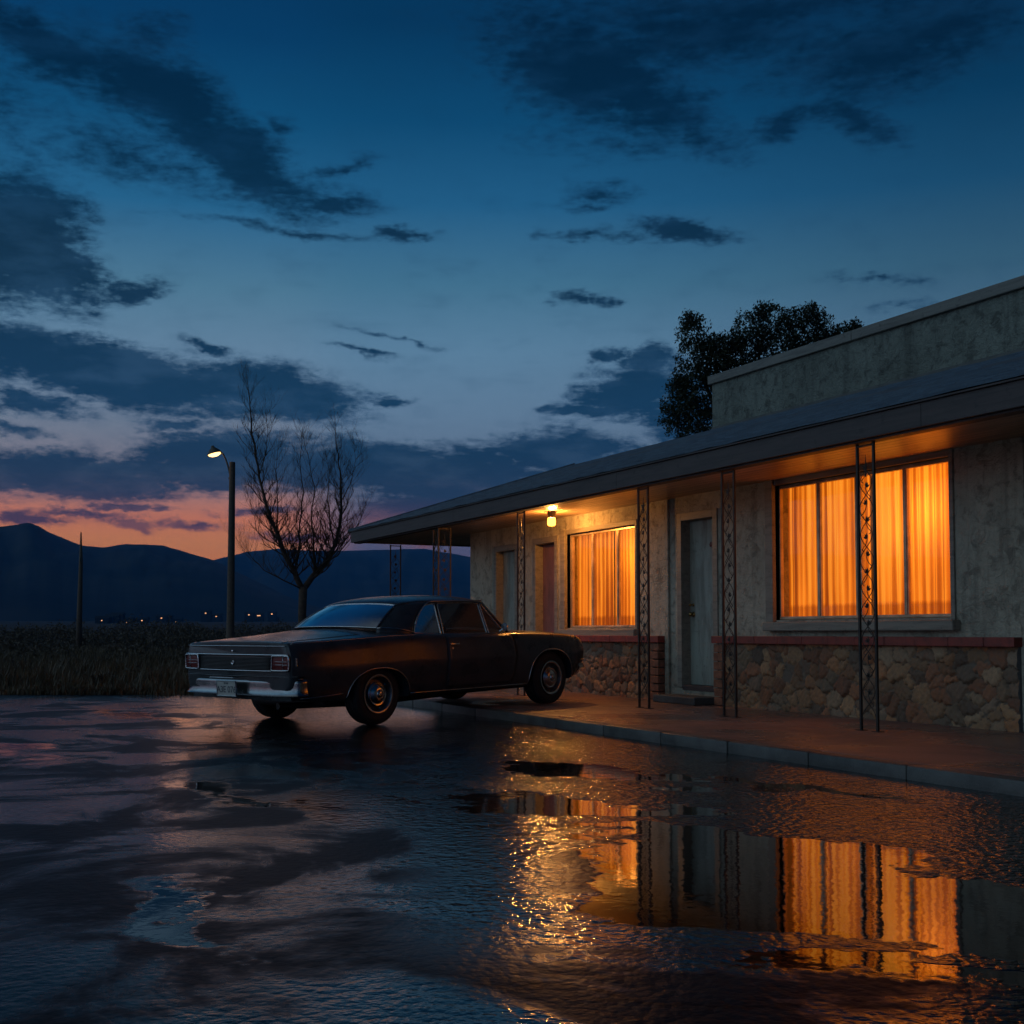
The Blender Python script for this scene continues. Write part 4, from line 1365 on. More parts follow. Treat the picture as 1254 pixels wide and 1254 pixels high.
# rear glass and windscreen
def screen(name, base_c, base_e, top_c, top_e, rearish):
    P_ = []
    for v_ in np.linspace(0, 1, 10):
        row = []
        for u in np.linspace(-1, 1, 25):
            k_ = 1 - abs(u) ** 2.4
            b_ = [base_e[0] + (base_c[0] - base_e[0]) * k_, base_e[1] * u, base_e[2] + (base_c[2] - base_e[2]) * k_]
            t_ = [top_e[0] + (top_c[0] - top_e[0]) * k_, top_e[1] * u, top_e[2] + (top_c[2] - top_e[2]) * k_]
            s_ = math.sin(math.pi * v_) * 0.012
            row.append((b_[0] + (t_[0] - b_[0]) * v_ + (-s_ if rearish else s_), b_[1] + (t_[1] - b_[1]) * v_, b_[2] + (t_[2] - b_[2]) * v_ + s_))
        P_.append(row)
    m = MB(); m.grid(P_)
    o = m.build(name, M['carglass'], car, smooth=True)
    tr = MB()
    loop = [P_[0][j] for j in range(25)] + [P_[i][24] for i in range(1, 10)] + [P_[9][j] for j in range(23, -1, -1)] + [P_[i][0] for i in range(8, 0, -1)]
    loop.append(loop[0])
    tr.tube(loop, 0.0085, 6, cap=False)
    tr.build('surround_trim', M['chrome'], o, smooth=True)
    return P_


BG = screen('rear_window', (0.03, 0, 1.018), (0.17, 0.675, 0.998), (0.52, 0, 1.258), (0.560, 0.560, 1.234), True)
WS = screen('windscreen', (2.26, 0, 0.935), (2.14, 0.765, 0.900), (1.935, 0, 1.282), (1.865, 0.615, 1.250), False)

# sail panels (wide rear pillars)
def sail(sg):
    P_ = []
    for v_ in np.linspace(0, 1, 12):
        # glass side edge -> quarter window rear edge
        gx = Vector((0.17 + (0.560 - 0.17) * v_, sg * (0.675 + (0.560 - 0.675) * v_), 0.992 + (1.236 - 0.992) * v_))
        zq = 0.93 + (1.258 - 0.93) * v_
        qx = Vector((0.585 + 0.34 * v_ ** 1.25 + 0.06 * v_ ** 6, gy(zq, sg), zq))
        row = []
        for u in np.linspace(0, 1, 12):
            p_ = gx * (1 - u) + qx * u
            nrm_ = Vector((-0.30, sg * 0.85, 0.35)).normalized()
            p_ = p_ + nrm_ * (0.055 * math.sin(math.pi * u) ** 0.8 * (1 - 0.45 * v_))
            row.append(p_)
        P_.append(row)
    # skirt down into the body
    base = [(p_[0] - 0.02, p_[1] * 1.015, p_[2] - 0.09) for p_ in P_[0]]
    m = MB(); m.grid([base] + P_)
    o = m.build('rear_pillar', M['paint'], car, smooth=True)
    fix_normals(o)
    mod(o, 'SOLIDIFY', thickness=0.012, offset=-1)
    t_ = MB()
    t_.tube([(p_[0], p_[1] * 1.004, p_[2] + 0.002) for p_ in P_[0]], 0.006, 6)
    t_.build('pillar_base_trim', M['chrome'], o, smooth=True)
    return P_


SAIL = {sg: sail(sg) for sg in (-1, 1)}


def side_glass(sg):
    Q = SAIL[sg]
    # quarter window outline
    edge_ = [Q[j][-1] for j in range(12)]
    top = 1.246
    pts = [tuple(p_) for p_ in edge_ if p_[2] < top - 0.01]
    q_top_r = pts[-1]
    poly_ = pts + [(1.075, gy(top, sg), top), (0.985, gy(0.905, sg), 0.905)]
    def flat_window(name, poly, rim=0.006):
        cx = sum(p_[0] for p_ in poly) / len(poly); cz = sum(p_[2] for p_ in poly) / len(poly)
        m = MB()
        m.v = [tuple(p_) for p_ in poly]
        m.f = [tuple(range(len(poly)))]
        o = m.build(name, M['carglass'], car)
        t_ = MB(); lp = [tuple(p_) for p_ in poly] + [tuple(poly[0])]
        # dense loop so corners stay square
        dl = []
        for a_, b_ in zip(lp[:-1], lp[1:]):
            for s in (0.0, 0.04, 0.5, 0.96):
                dl.append(tuple(Vector(a_).lerp(Vector(b_), s)))
        dl.append(dl[0])
        t_.tube([(p_[0], p_[1] + sg * 0.004, p_[2]) for p_ in dl], rim, 6, cap=False)
        t_.build('window_trim', M['chrome'], o, smooth=True)
        return o
    flat_window('quarter_window', poly_)
    flat_window('door_window', [(1.025, gy(0.902, sg), 0.902), (1.730, gy(0.895, sg), 0.895), (1.785, gy(1.225, sg), 1.225), (1.70, gy(1.242, sg), 1.242), (1.12, gy(1.246, sg), 1.246)])
    flat_window('vent_window', [(1.765, gy(0.895, sg), 0.895), (2.035, gy(0.890, sg), 0.890), (1.845, gy(1.200, sg), 1.200), (1.812, gy(1.222, sg), 1.222)])
    pl_ = MB()
    pl_.tube([(2.145, sg * 0.785, 0.885), (2.02, sg * 0.725, 1.04), (1.872, sg * 0.632, 1.243)], [0.022, 0.018, 0.018], 8)
    pl_.build('front_pillar', M['paint'], car, smooth=True)
    dr = MB()
    pts2 = [Q[j][-1] + Vector((-.012, sg * 0.012, 0.004)) for j in range(3, 12)]
    pts2 += [Vector((1.05, sg * 0.652, 1.268)), Vector((1.4, sg * 0.653, 1.270)), Vector((1.7, sg * 0.652, 1.264)), Vector((1.83, sg * 0.648, 1.256)), Vector((1.885, sg * .640, 1.235)),
             Vector((2.03, sg * 0.742, 1.040)), Vector((2.155, sg * 0.802, 0.888))]
    dr.tube(pts2, 0.0085, 6)
    dr.build('drip_rail', M['chrome'], car, smooth=True)
    # inner header that closes the gap between glass and roof
    hd = MB()
    hd.grid([[(a, sg * 0.645, 1.272) for a in np.linspace(0.93, 1.87, 10)], [(a, gy(1.243, sg), 1.240) for a in np.linspace(0.93, 1.82, 10)]])
    ho = hd.build('window_header', M['paint'], car)
    mod(ho, 'SOLIDIFY', thickness=0.01, offset=0)
    bl = MB()
    bl.grid([[(a, sg * (side_y(a, smooth_par(a)[2] - 0.02)), smooth_par(a)[2] - 0.02) for a in np.linspace(0.56, 2.12, 24)],
             [(a, gy(0.905, sg), smooth_par(a)[2] + 0.006) for a in np.linspace(0.56, 2.12, 24)],
             [(a, gy(0.905, sg) - sg * 0.10, smooth_par(a)[2] - 0.01) for a in np.linspace(0.56, 2.12, 24)]])
    b_ = bl.build('belt_moulding', M['paint'], car, smooth=True)
    fix_normals(b_)


side_glass(-1); side_glass(1)
mr = MB()
mr.tube([(1.90, -0.885, 0.905), (1.91, -0.93, 0.935)], 0.009, 6)
Mx = Matrix.Translation((1.92, -0.95, 0.955)) @ Matrix.Rotation(R(-90), 4, 'Y')
mr.lathe([(0.0005, -0.03), (0.035, -0.022), (0.048, 0.0), (0.046, 0.008), (0.0005, 0.009)], 18, Mx)
mr.build('side_mirror', M['chrome'], car, smooth=True, angle=40)

# interior
def seat(x, w, y):
    s = MB()
    s.box(x - 0.05, y - w / 2, 0.44, x + 0.48, y + w / 2, 0.62, 0.05)
    bm_pts = len(s.v)
    s.box(x - 0.14, y - w / 2, 0.50, x + 0.02, y + w / 2, 1.02, 0.05)
    s.build('car_seat', M['vinyl'], car, smooth=True, angle=50)
seat(1.28, 1.28, 0.0); seat(0.62, 1.2, 0)
dsh = MB(); dsh.box(1.80, -0.69, 0.70, 1.99, 0.69, 0.90, 0.03)
dsh.build('dashboard', M['black'], car)
sw = MB()
cc = Vector((1.68, 0.36, 0.90))
sw.tube([(cc.x + 0.06 * math.sin(t), cc.y + 0.19 * math.cos(t), cc.z + 0.18 * math.sin(t)) for t in np.linspace(0, 2 * math.pi, 30)], 0.010, 6, cap=False)
sw.tube([cc, (1.85, 0.36, 0.80)], 0.02, 6)
sw.build('steering_wheel', M['black'], car, smooth=True)

# ---- tail
XT = -1.172
def bx_tail(m, b0, b1, z0, z1, x0=XT, d=0.02, bev=0.004):
    m.box(x0 - d, b0, z0, x0, b1, z1, bev)


def tail_x(b):
    return -1.150 + 0.035 * (b / 0.9) ** 2 - 0.02


tp = MB()      # ribbed centre panel between the lamps
for i in range(9):
    zz = 0.632 + i * 0.0135
    tp.tube([(tail_x(b) - 0.006, b, zz) for b in np.linspace(-0.57, 0.57, 14)], 0.0062, 5)
tp.build('tail_panel', M['steel'], car, smooth=True)
tt = MB()
for zz, rr, half in ((0.770, 0.009, 0.835), (0.612, 0.008, 0.60), (0.857, 0.005, 0.80)):
    tt.tube([(tail_x(b) - 0.010, b, zz) for b in np.linspace(-half, half, 26)], rr, 6)
tt.build('tail_trim', M['chrome'], car, smooth=True)
for sg in (-1, 1):
    rim = MB()
    def P2(b, z): return (tail_x(b) - 0.014, sg * b, z)
    lo_ = [(0.60, 0.625), (0.61, 0.755), (0.625, 0.762), (0.83, 0.762), (0.845, 0.750), (0.848, 0.63), (0.835, 0.618), (0.615, 0.616)]
    dl = []
    for a_, b_ in zip(lo_, lo_[1:] + lo_[:1]):
        for s in (0, 0.3, 0.7): dl.append((a_[0] + (b_[0] - a_[0]) * s, a_[1] + (b_[1] - a_[1]) * s))
    dl.append(dl[0])
    rim.tube([P2(*q_) for q_ in dl], 0.010, 6, cap=False)
    for zz in (0.675, 0.705):
        rim.tube([P2(b, zz) for b in np.linspace(0.63, 0.83, 6)], 0.003, 5)
    rim.tube([P2(0.765, z) for z in np.linspace(0.625, 0.755, 4)], 0.004, 5)
    ln = MB()
    ln.grid([[(tail_x(b) - 0.008 - 0.006 * math.sin(math.pi * (z - 0.625) / 0.13), sg * b, z) for b in np.linspace(0.607, 0.842, 10)] for z in np.linspace(0.622, 0.758, 8)])
    tl = ln.build('taillight', M['redlens'], car, smooth=True)
    rim.build('bezel', M['chrome'], tl, smooth=True)
    # wrap-round of the lamp on the wing
    mk = MB()
    mk.box(-1.10, min(sg * 0.882, sg * 0.895), 0.66, -1.085, max(sg * 0.882, sg * 0.895), 0.74, 0.003)
    mk.build('side_marker', M['chrome'], car)
em_ = MB()
em_.lathe([(0.020, 0), (0.024, .004), (0.018, .010), (.010, .006), (.0005, .008)], 20, Matrix.Translation((-1.180, 0.0, 0.69)) @ Matrix.Rotation(R(-90), 4, 'Y'))
em_.build('boot_lock', M['chrome'], car, smooth=True, angle=40)
em_ = MB()
em_.box(-1.19, -0.015, 0.795, -1.168, 0.015, 0.815, 0.003)
em_.build('boot_badge', M['chrome'], car, smooth=True, angle=40)
# boot-lid gap
bg_ = MB()
for sg in (-1, 1):
    def deck_z(a, b):
        w, zb, zs, zc = smooth_par(a); rim_ = w - 0.11; t = abs(b) / rim_
        return zs + (zc - zs) * float(np.interp(t, [0, .40, .72, .90, 1], [1, .9, .55, .16, 0]))
    bg_.tube([(a, sg * 0.70, deck_z(a, 0.70) + 0.0005) for a in np.linspace(-1.12, -0.12, 20)], 0.004, 5)
bg_.tube([(-0.12, b, deck_z(-0.12, b) + 0.0005) for b in np.linspace(-0.70, 0.70, 24)], 0.004, 5)
bg_.build('boot_gap', M['black'], car)
for sg in (-1, 1):
    hg = MB()
    hg.tube([(a, sg * 0.70, deck_z(a, 0.70) + 0.0005) for a in np.linspace(2.22, 3.40, 20)], 0.004, 5)
    hg.build('bonnet_gap', M['black'], car)


# ---- bumpers
def bumper(name, path, z0, z1, depth, outward):
    """vertical curved blade swept along a plan path"""
    prof = [(0.0, z1), (depth * 0.55, z1 + 0.006), (depth, z1 - 0.010), (depth * 1.0, z1 - 0.035), (depth * 0.55, z1 - 0.048), (depth * 0.62, (z0 + z1) / 2 - .01), (depth * 0.40, z0 + 0.03), (depth * 0.1, z0), (-0.01, z0 + 0.004)]
    P_ = []
    for i, (a, b) in enumerate(path):
        p0_, p1_ = path[max(0, i - 1)], path[min(len(path) - 1, i + 1)]
        t = Vector((p1_[0] - p0_[0], p1_[1] - p0_[1])).normalized()
        nrm_ = Vector((t.y, -t.x)) * outward
        P_.append([(a + nrm_.x * d, b + nrm_.y * d, z) for d, z in prof])
    m = MB(); m.grid(P_)
    o = m.build(name, M['bumper'], car, smooth=True)
    mod(o, 'SOLIDIFY', thickness=0.006, offset=0)
    mod(o, 'SUBSURF', levels=1, render_levels=2)
    return o


def plan(xc, xe, yw, wrap, sgn):
    pts = []
    half = [(0.0, xc), (0.25, xc), (0.5, xc + sgn * 0.008), (0.7, xc + sgn * 0.022), (0.80, xc + sgn * 0.040), (yw - 0.02, xc + sgn * 0.085), (yw, xc + sgn * 0.13), (yw + 0.004, xc + sgn * (0.13 + wrap))]
    for y, x in reversed(half): pts.append((x, y))
    for y, x in half[1:]: pts.append((x, -y))
    return pts


rb = bumper('rear_bumper', plan(-1.19, 0, 0.925, 0.09, 1), 0.365, 0.558, 0.045, -1)
fb = bumper('front_bumper', plan(3.60, 0, 0.915, 0.10, -1), 0.40, 0.51, 0.045, 1)
# bumper lower valance and plate
va = MB()
va.grid([[(tail_x(b) + 0.03, b, 0.45) for b in np.linspace(-0.83, 0.83, 20)], [(tail_x(b) + 0.05, b, 0.32) for b in np.linspace(-0.80, 0.80, 20)]])
va.build('valance', M['paint'], car)
plt = empty('licence_plate', (-1.245, 0.02, 0.432), (0, R(-3), 0))
plt.parent = car
q = MB(); q.box(-0.006, -0.155, -0.076, 0.0, 0.155, 0.076, 0.002)
plate = q.build('plate_panel', M['plate'], plt)
fr = MB()
for (y0, y1, z0, z1) in ((-.16, .16, .070, .080), (-.16, .16, -.080, -.070), (-.16, -.150, -.070, .070), (.150, .16, -.070, .070)):
    fr.box(-0.012, y0, z0, 0.004, y1, z1, 0.002)
fr.build('plate_frame', M['chrome'], plt)


def text_mesh(body_, size, name, mat_, parent, Mx, ext=0.0012):
    cu = bpy.data.curves.new(name, 'FONT')
    cu.body = body_; cu.size = size; cu.align_x = 'CENTER'; cu.align_y = 'CENTER'; cu.extrude = ext
    o = bpy.data.objects.new(name, cu); COL.objects.link(o)
    dg = bpy.context.evaluated_depsgraph_get(); dg.update()
    me = bpy.data.meshes.new_from_object(o.evaluated_get(dg))
    bpy.data.objects.remove(o, do_unlink=True)
    me.transform(Mx)
    me.materials.clear(); me.materials.append(mat_)
    ob = bpy.data.objects.new(name, me); COL.objects.link(ob); ob.parent = parent
    return ob


# seen from behind the car: reading direction runs towards -y
MT = Matrix(((0, 0, -1, -0.0072), (-1, 0, 0, 0), (0, 1, 0, 0), (0, 0, 0, 1)))
text_mesh('A3E 076', 0.092, 'plate_letters', M['plateink'], plt, Matrix.Translation((0, 0, -0.012)) @ MT)
text_mesh('03 66', 0.030, 'plate_stamp', M['plateink'], plt, Matrix.Translation((0, 0, 0.052)) @ MT)

# ---- front end (turned to the wall)
fg = MB()
for i in range(9):
    zz = 0.555 + i * 0.022
    fg.tube([(3.575 - 0.06 * (b / 0.9) ** 2 + (zz - 0.6) * 0.1, b, zz) for b in np.linspace(-0.46, 0.46, 10)], 0.006, 5)
fg.build('grille', M['chrome'], car, smooth=True)
for sg in (-1, 1):
    for b in (0.56, 0.74):
        x = 3.57 - 0.06 * (b / 0.9) ** 2
        hl = MB(); Mx = Matrix.Translation((x, sg * b, 0.645)) @ Matrix.Rotation(R(90), 4, 'Y')
        hl.lathe([(0.072, 0), (0.068, 0.012), (0.04, 0.024), (0.0005, 0.028)], 24, Mx)
        h_ = hl.build('headlight', M['lamplens'], car, smooth=True)
        rr_ = MB(); rr_.lathe([(0.074, -0.02), (0.086, -0.01), (0.086, 0.012), (0.074, 0.016), (0.07, 0)], 24, Mx)
        rr_.build('bezel', M['chrome'], h_, smooth=True)

# ---- wheels
def wheel_meshes():
    ty = MB()
    ty.lathe([(0.185, -0.085), (0.215, -0.098), (0.262, -0.103), (0.300, -0.094), (0.314, -0.080), (0.3165, -0.074), (0.3165, -0.055), (0.310, -0.052), (0.310, -0.046), (0.318, -0.044), (0.319, -0.015), (0.312, -0.012),
              (0.312, 0.012), (0.319, 0.015), (0.318, 0.044), (0.310, 0.046), (0.310, 0.052), (0.3165, 0.055), (0.3165, 0.074), (0.314, 0.080), (0.300, 0.094), (0.262, 0.103), (0.215, 0.098), (0.185, 0.085)], 56)
    for r_, h_ in ((0.272, 0.1028), (0.232, 0.1005)):
        ty.lathe([(r_ - 0.003, h_ - .002), (r_, h_ + 0.0015), (r_ + 0.003, h_ - .002)], 56)
    rm = MB()
    rm.lathe([(0.188, -0.085), (0.165, -0.06), (0.165, 0.03), (0.186, 0.083), (0.196, 0.094), (0.200, 0.100), (0.196, 0.105), (0.182, 0.103), (0.170, 0.096), (0.163, 0.080), (0.150, 0.060), (0.128, 0.066), (0.10, 0.074), (0.0005, 0.074)], 48)
    hc = MB()
    hc.lathe([(0.205, 0.099), (0.203, 0.108), (0.190, 0.109), (0.178, 0.101), (0.172, 0.092)], 56)
    hc.lathe([(0.128, 0.070), (0.130, 0.086), (0.118, 0.096), (0.104, 0.092), (0.096, 0.098), (0.080, 0.112), (0.052, 0.126), (0.040, 0.124), (0.036, 0.132), (0.020, 0.140), (0.0005, 0.141)], 48)
    for i in range(10):
        an = i * math.pi / 5
        c_, s_ = math.cos(an), math.sin(an)
        hc.tube([(c_ * 0.150, s_ * 0.150, 0.064), (c_ * 0.162, s_ * 0.162, 0.070)], 0.008, 6)
    return ty, rm, hc


ty, rm, hc = wheel_meshes()
wp_ = ty.build('wheel', M['rubber'], car, smooth=True, angle=50)
wp_.name = 'wheel'
r1 = rm.build('rim', M['steel'], wp_, smooth=True, angle=45)
h1 = hc.build('hubcap', M['chrome'], wp_, smooth=True, angle=50)
fix_normals(wp_); fix_normals(r1); fix_normals(h1)
for i, (a, sg, zc, steer) in enumerate([(-0.01, -1, 0.318, 0), (2.842, -1, 0.318, 0), (-0.01, 1, 0.318, 0), (2.842, 1, 0.318, 0)]):
    o = wp_ if i == 0 else copy_tree(wp_, car)
    o.location = (a, sg * 0.775, zc)
    o.rotation_euler = (R(90) if sg < 0 else R(-90), R(17 * i), 0)

# ================================================================== POLES, TREES, FAR LIGHTS
def pole_at(X, Y): return (*XY(X, Y), 0.0)

sl = empty('street_lamp', pole_at((282.5 - 627) / 1500 * 40, 40))
tag(sl, 'lit street lamp on a tall wooden pole just left of the bare tree', 'street lamp')
m = MB(); m.tube([(0, 0, -0.1), (0.01, 0, 3.2), (0, 0, 6.55)], [0.135, 0.115, 0.095], 12)
m.build('pole', M['woodpole'], sl, smooth=True, angle=60)
# arm reaches to the left of the picture
lx_, ly_ = -math.sin(TH), -math.cos(TH)
def L(s, z): return (lx_ * s, ly_ * s, z)
m = MB(); m.tube([L(0.05, 6.05), L(0.10, 6.25), L(0.15, 6.45), L(0.22, 6.65), L(0.31, 6.82), L(0.42, 6.90)], 0.028, 8)
m.tube([L(0.0, 6.0), L(0.12, 6.02)], 0.03, 8)
m.build('arm', M['galv'], sl, smooth=True)
hd = MB()
Mx = Matrix.Translation(L(0.60, 6.86)) @ Matrix.Rotation(R(16), 4, Vector((math.cos(TH), -math.sin(TH), 0)))
hd.lathe([(0.0005, 0.24), (0.05, 0.235), (0.07, 0.17), (0.12, 0.13), (0.19, 0.06), (0.245, -0.03), (0.25, -0.05), (0.235, -0.05), (0.18, 0.03)], 24, Mx)
hd.build('lamp_shade', M['galv'], sl, smooth=True)
bl = MB(); bl.lathe([(0.215, -0.03), (0.19, -0.075), (0.12, -0.11), (0.0005, -0.125)], 20, Mx)
bl.build('lamp_bulb', M['headlamp'], sl, smooth=True)

up = empty('utility_pole', pole_at((97.5 - 627) / 1500 * 62, 62))
tag(up, 'thin tapering bare pole standing alone in the field at the far left', 'pole')
m = MB(); m.tube([(0, 0, -0.1), (0.03, 0, 2.2), (0.05, 0.02, 4.4), (0.05, 0, 6.05)], [0.16, 0.13, 0.10, 0.03], 10)
m.build('pole', M['woodpole'], up, smooth=True)
m = MB(); m.box(-0.10, -0.06, 4.55, 0.18, 0.06, 4.75, 0.01); m.build('transformer_box', M['galv'], up)
m = MB(); m.box(0.02, -0.03, 5.6, 0.30, 0.03, 5.66, 0.01)
m.build('bracket', M['galv'], up)

# ---- bare tree
SC = 35 / 1500
tX, tY = (371 - 627) * SC, 35
bt = empty('bare_tree', pole_at(tX, tY))
tag(bt, 'tall leafless tree with many upright twigs, standing behind the car against the sunset', 'tree')
rr = random.Random(5)
right = Vector((math.sin(TH), math.cos(TH), 0)); deep = Vector((-math.cos(TH), math.sin(TH), 0))


def tp_(px_, py_, d=0.0):
    """tree-local point: metres right of the trunk, height, depth"""
    return right * ((px_ - 371) * SC) + deep * d + Vector((0, 0, EYE + (775 - py_) * SC))


limbs = [
    ([(371, 722, 0), (361, 700, -.1), (351, 682, -.2), (341, 655, -.3), (328, 620, -.35), (318, 585, -.3), (311, 545, -.25), (306, 505, -.2), (302, 478, -.1), (300, 455, -.1)], 0.13),
    ([(371, 722, 0), (383, 704, .2), (397, 688, .3), (408, 665, .35), (414, 640, .3), (416, 610, .3), (413, 575, .3), (410, 545, .2), (406, 505, .2)], 0.14),
    ([(351, 682, -.2), (343, 665, .1), (330, 650, .5), (315, 640, .7), (300, 620, .8), (291, 590, .8)], 0.05),
    ([(361, 700, -.1), (364, 670, .3), (362, 640, .5), (366, 600, .6), (362, 560, .5), (366, 518, .4)], 0.06),
    ([(383, 704, .2), (386, 670, -.3), (384, 635, -.5), (388, 600, -.6), (380, 560, -.6), (372, 530, -.5)], 0.06),
    ([(397, 688, .3), (412, 680, .1), (428, 660, 0), (440, 640, -.1), (446, 620, -.1)], 0.045),
    ([(371, 722, 0), (352, 712, -.5), (330, 700, -.8), (312, 680, -1), (298, 662, -1.1)], 0.045),
    ([(408, 665, .35), (398, 640, .8), (393, 605, 1.0), (396, 570, 1.0), (391, 545, .9)], 0.045),
    ([(341, 655, -.3), (346, 620, -.8), (344, 580, -.9), (348, 545, -.9)], 0.045),
    ([(416, 610, .3), (426, 590, .4), (432, 560, .4), (429, 530, .4)], 0.03),
    ([(318, 585, -.3), (326, 555, -.2), (327, 525, -.2), (325, 500, -.2)], 0.028),
]
tr = MB()
tr.tube([Vector((0.02, 0, -0.1)), right * 0.0 + Vector((0, 0, 0.6)), right * -0.02 + Vector((0, 0, 1.5)), tp_(371, 719)], [0.17, 0.135, 0.12, 0.125], 10)
cr = MB()


def twig(p, d, ln, r, depth):
    n = 5
    pts = [p]; dd = d.normalized()
    for i in range(n):
        dd = (dd + Vector((rr.gauss(0, .13), rr.gauss(0, .13), rr.gauss(0.07, .09)))).normalized()
        pts.append(pts[-1] + dd * (ln / n))
    cr.tube(pts, [r * (1 - 0.75 * i / n) for i in range(n + 1)], 4 if depth else 5, cap=False)
    if depth >= 3: return
    k_ = (5, 5, 3)[depth] if depth < 3 else 0
    for i in range(k_):
        t = rr.uniform(0.15, 0.95)
        j = min(n - 1, int(t * n))
        q_ = pts[j].lerp(pts[j + 1], t * n - j)
        an = rr.random() * 6.283
        side = (right * math.cos(an) + deep * math.sin(an))
        nd = (dd * 0.7 + side * rr.uniform(0.35, 0.8) + Vector((0, 0, rr.uniform(0.15, 0.6)))).normalized()
        twig(q_, nd, ln * rr.uniform(0.40, 0.65), r * 0.55, depth + 1)


for li, (pts, r0) in enumerate(limbs):
    P_ = [tp_(*q_) for q_ in pts]
    # smooth + slight wander
    Q_ = []
    for i in range(len(P_) - 1):
        for t in (0, .33, .66):
            Q_.append(P_[i].lerp(P_[i + 1], t) + Vector((rr.gauss(0, .012), rr.gauss(0, .012), 0)))
    Q_.append(P_[-1])
    n = len(Q_)
    rads = [max(0.005, r0 * (0.56 if li > 1 or i > n * .35 else 0.66) * (1 - i / (n - 1)) ** 0.9) for i in range(n)]
    if li < 2:
        kk = int(n * 0.35)
        tr.tube(Q_[:kk + 1], rads[:kk + 1], 8)
        cr.tube(Q_[kk:], rads[kk:], 7, cap=False)
    else:
        cr.tube(Q_, rads, 6, cap=False)
    for i in range(2, n - 1):
        for rep in range(3):
            an = rr.random() * 6.283
            side = right * math.cos(an) + deep * math.sin(an)
            dr_ = (Q_[min(n - 1, i + 1)] - Q_[i]).normalized()
            u = i / n
            low = 1 - u
            nd = (dr_ * 0.35 + side * rr.uniform(0.5, 1.05) * (0.5 + 0.8 * low) + Vector((0, 0, 0.40))).normalized()
            twig(Q_[i], nd, rr.uniform(0.55, 1.15) * (0.55 + 0.6 * low), max(0.0045, rads[i] * 0.34), 1)
tr.build('trunk', M['bark'], bt, smooth=True)
cr.build('crown', M['bark'], bt, smooth=True)

# ---- leafy tree behind the roof
S2 = 28 / 1500
lt = empty('leafy_tree', pole_at((925 - 627) * S2, 28))
tag(lt, 'dark leafy tree rising behind the motel roof beside the parapet', 'tree')
def lp(px_, py_, d=0.0): return right * ((px_ - 925) * S2) + deep * d + Vector((0, 0, EYE + (775 - py_) * S2))
rr = random.Random(9)
cw2 = MB()
blobs = [(853, 405, 20), (858, 440, 26), (880, 452, 26), (905, 435, 24), (925, 400, 24), (945, 395, 24), (960, 425, 30), (985, 400, 24), (1003, 395, 20), (1015, 408, 18), (990, 440, 30), (930, 450, 32), (900, 480, 34),
         (870, 480, 28), (840, 490, 26), (830, 505, 22), (850, 520, 30), (885, 520, 34), (1020, 430, 26), (1046, 404, 13), (1052, 398, 8), (848, 388, 10), (940, 376, 10), (998, 378, 10), (1040, 440, 26), (950, 480, 40), (836, 470, 12), (870, 425, 18), (905, 465, 30), (895, 420, 18), (915, 420, 22), (970, 395, 18), (880, 435, 24), (1030, 412, 18), (975, 455, 34), (845, 465, 24),
         (925, 560, 45), (870, 560, 40), (975, 540, 45), (1010, 480, 34)]
random.seed(21)
for (bx_, by_, br) in blobs:
    R_ = br * S2 * 1.12
    for k_ in range(int(50 + 220 * (br / 30) ** 2)):
        while True:
            d = Vector((rr.uniform(-1, 1), rr.uniform(-1, 1), rr.uniform(-1, 1)))
            if d.length < 1: break
        if mnoise.noise(Vector((bx_ * .05 + d.x * 2.2, d.y * 2.2, by_ * .05 + d.z * 2.2))) < -0.10: continue
        c = lp(bx_, by_) + Vector((d.x, d.y, d.z)) * R_
        leaves(cw2, c, 0.11, 9, 0.042, up=0.4, squash=1.1)
cw2.build('crown', M['leaf'], lt)
t2 = MB()
t2.tube([(0, 0, -0.1), lp(925, 740), lp(922, 650), lp(926, 580)], [0.28, 0.22, 0.19, 0.17], 10)
for tgt, r_ in (((855, 430), .09), ((940, 400), .09), ((1000, 400), .08), ((845, 500), .07), ((1045, 410), .035), ((895, 450), .07), ((970, 440), .08), ((1025, 430), .05)):
    b0 = lp(926, 580); e_ = lp(*tgt, rr.uniform(-.6, .6)); mid = b0.lerp(e_, .5) + right * rr.uniform(-.2, .2) + Vector((0, 0, -.15))
    t2.tube([b0, b0.lerp(mid, .5), mid, mid.lerp(e_, .5) + Vector((0, 0, .05)), e_], [r_ * 1.2, r_, r_ * .75, r_ * .5, r_ * .2], 6)
t2.build('trunk', M['bark'], lt, smooth=True)

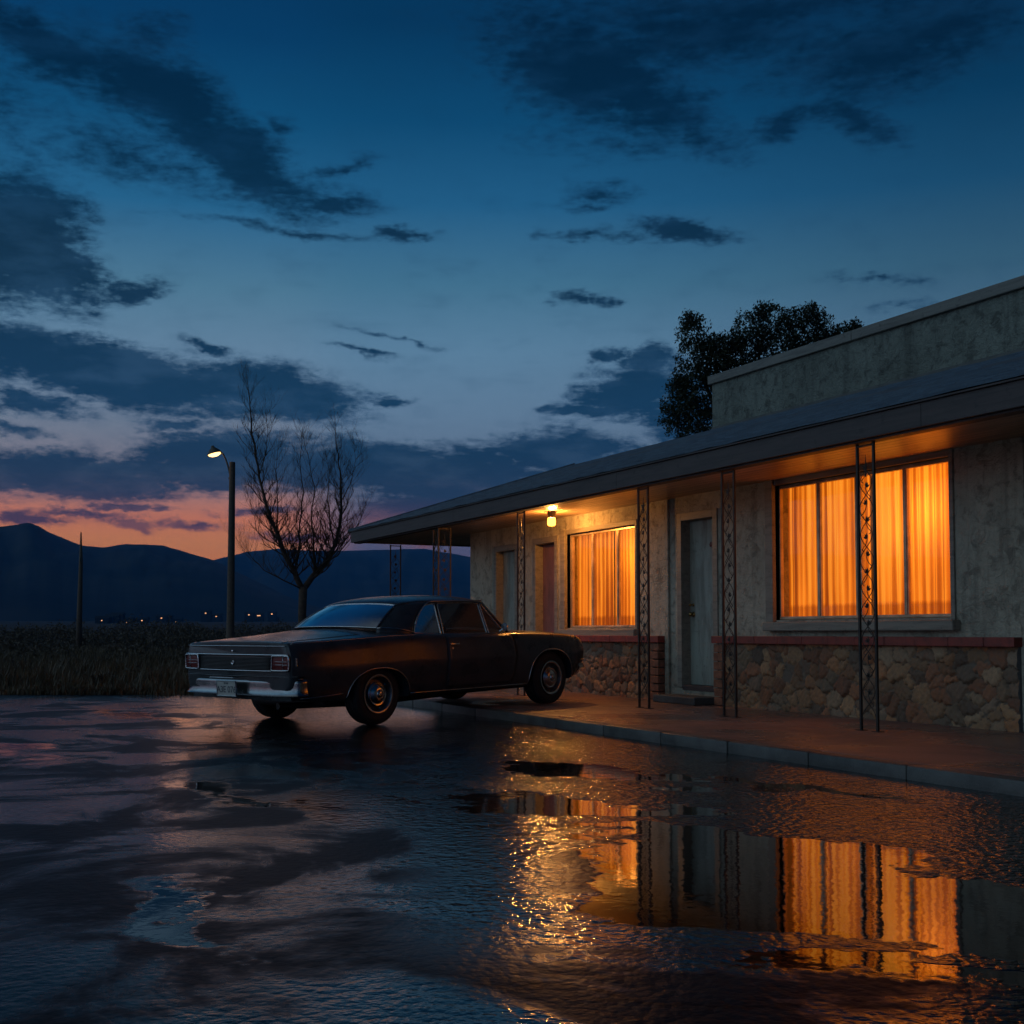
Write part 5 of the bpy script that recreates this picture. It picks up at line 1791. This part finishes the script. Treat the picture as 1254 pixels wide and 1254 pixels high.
# ---- scattered houses with a lit window at the foot of the hills
houses = [(125, 760, 'single'), (129, 760, 'b'), (137, 757, 'c'), (143, 755, 'd'), (155.5, 762, 'e'), (174, 760, 'f'), (198, 757, 'g'), (203.5, 757, 'h'), (216, 762, 'p'), (252, 751, 'i'), (265, 755, 'j'), (305, 753, 'k'), (309, 762, 'l'), (317, 754, 'm'),
          (333, 752, 'n'), (336, 757, 'o')]
wl = ['leftmost', 'second from the left', 'third from the left', 'fourth from the left', 'fifth from the left', 'sixth from the left', 'seventh from the left', 'eighth from the left', 'ninth from the left', 'tenth from the left', 'eleventh from the left', 'sixth from the right', 'fifth from the right', 'fourth from the right', 'third from the right', 'rightmost']
hm = {}
rr = random.Random(3)
for i, (hx, hy_, _) in enumerate(houses):
    # distance where the ground rises to the right height
    k_ = (775 - hy_) / 1500.0
    r_ = min(2100, max(420, (EYE + 3.6 + 1.0) / max(0.0015, 0.012 - k_) if k_ < 0.0105 else 1500))
    r_ = 900 + 40 * i if k_ > 0.006 else r_
    X_, Y_ = (hx - 627) / 1500 * r_, r_
    x, y = XY(X_, Y_)
    rad = math.hypot(x, y)
    wz = EYE + k_ * r_                     # height of the lit window
    gz = rise(rad) - 0.03
    h = empty('distant_house', (x, y, gz), (0, 0, math.pi / 2 - TH))
    tag(h, 'tiny distant house, its lit window %s among the lights below the hills' % wl[i], 'house', 'distant houses with lit windows')
    top = max(3.2, wz - gz + 1.6)
    if 'w' not in hm or True:
        a = MB(); a.box(-5, 0, -0.5, 5, 7, top)
        a.build('wall', M['hill'], h)
        b = MB(); b.add([(-5.6, -.6, top), (5.6, -.6, top), (5.6, 7.6, top), (-5.6, 7.6, top), (-5.6, 3.5, top + 1.8), (5.6, 3.5, top + 1.8)], [(0, 1, 5, 4), (2, 3, 4, 5), (0, 4, 3), (1, 2, 5), (0, 3, 2, 1)])
        b.build('roof', M['hill'], h)
    s_ = r_ / 1500.0
    c = MB(); ww, hh = s_ * rr.uniform(1.1, 2.0), s_ * rr.uniform(0.9, 1.4)
    if i == 13: ww *= 2.2
    c.box(-ww / 2, -0.12, wz - gz - hh / 2, ww / 2, -0.02, wz - gz + hh / 2)
    c.build('window', M['farlight'], h)
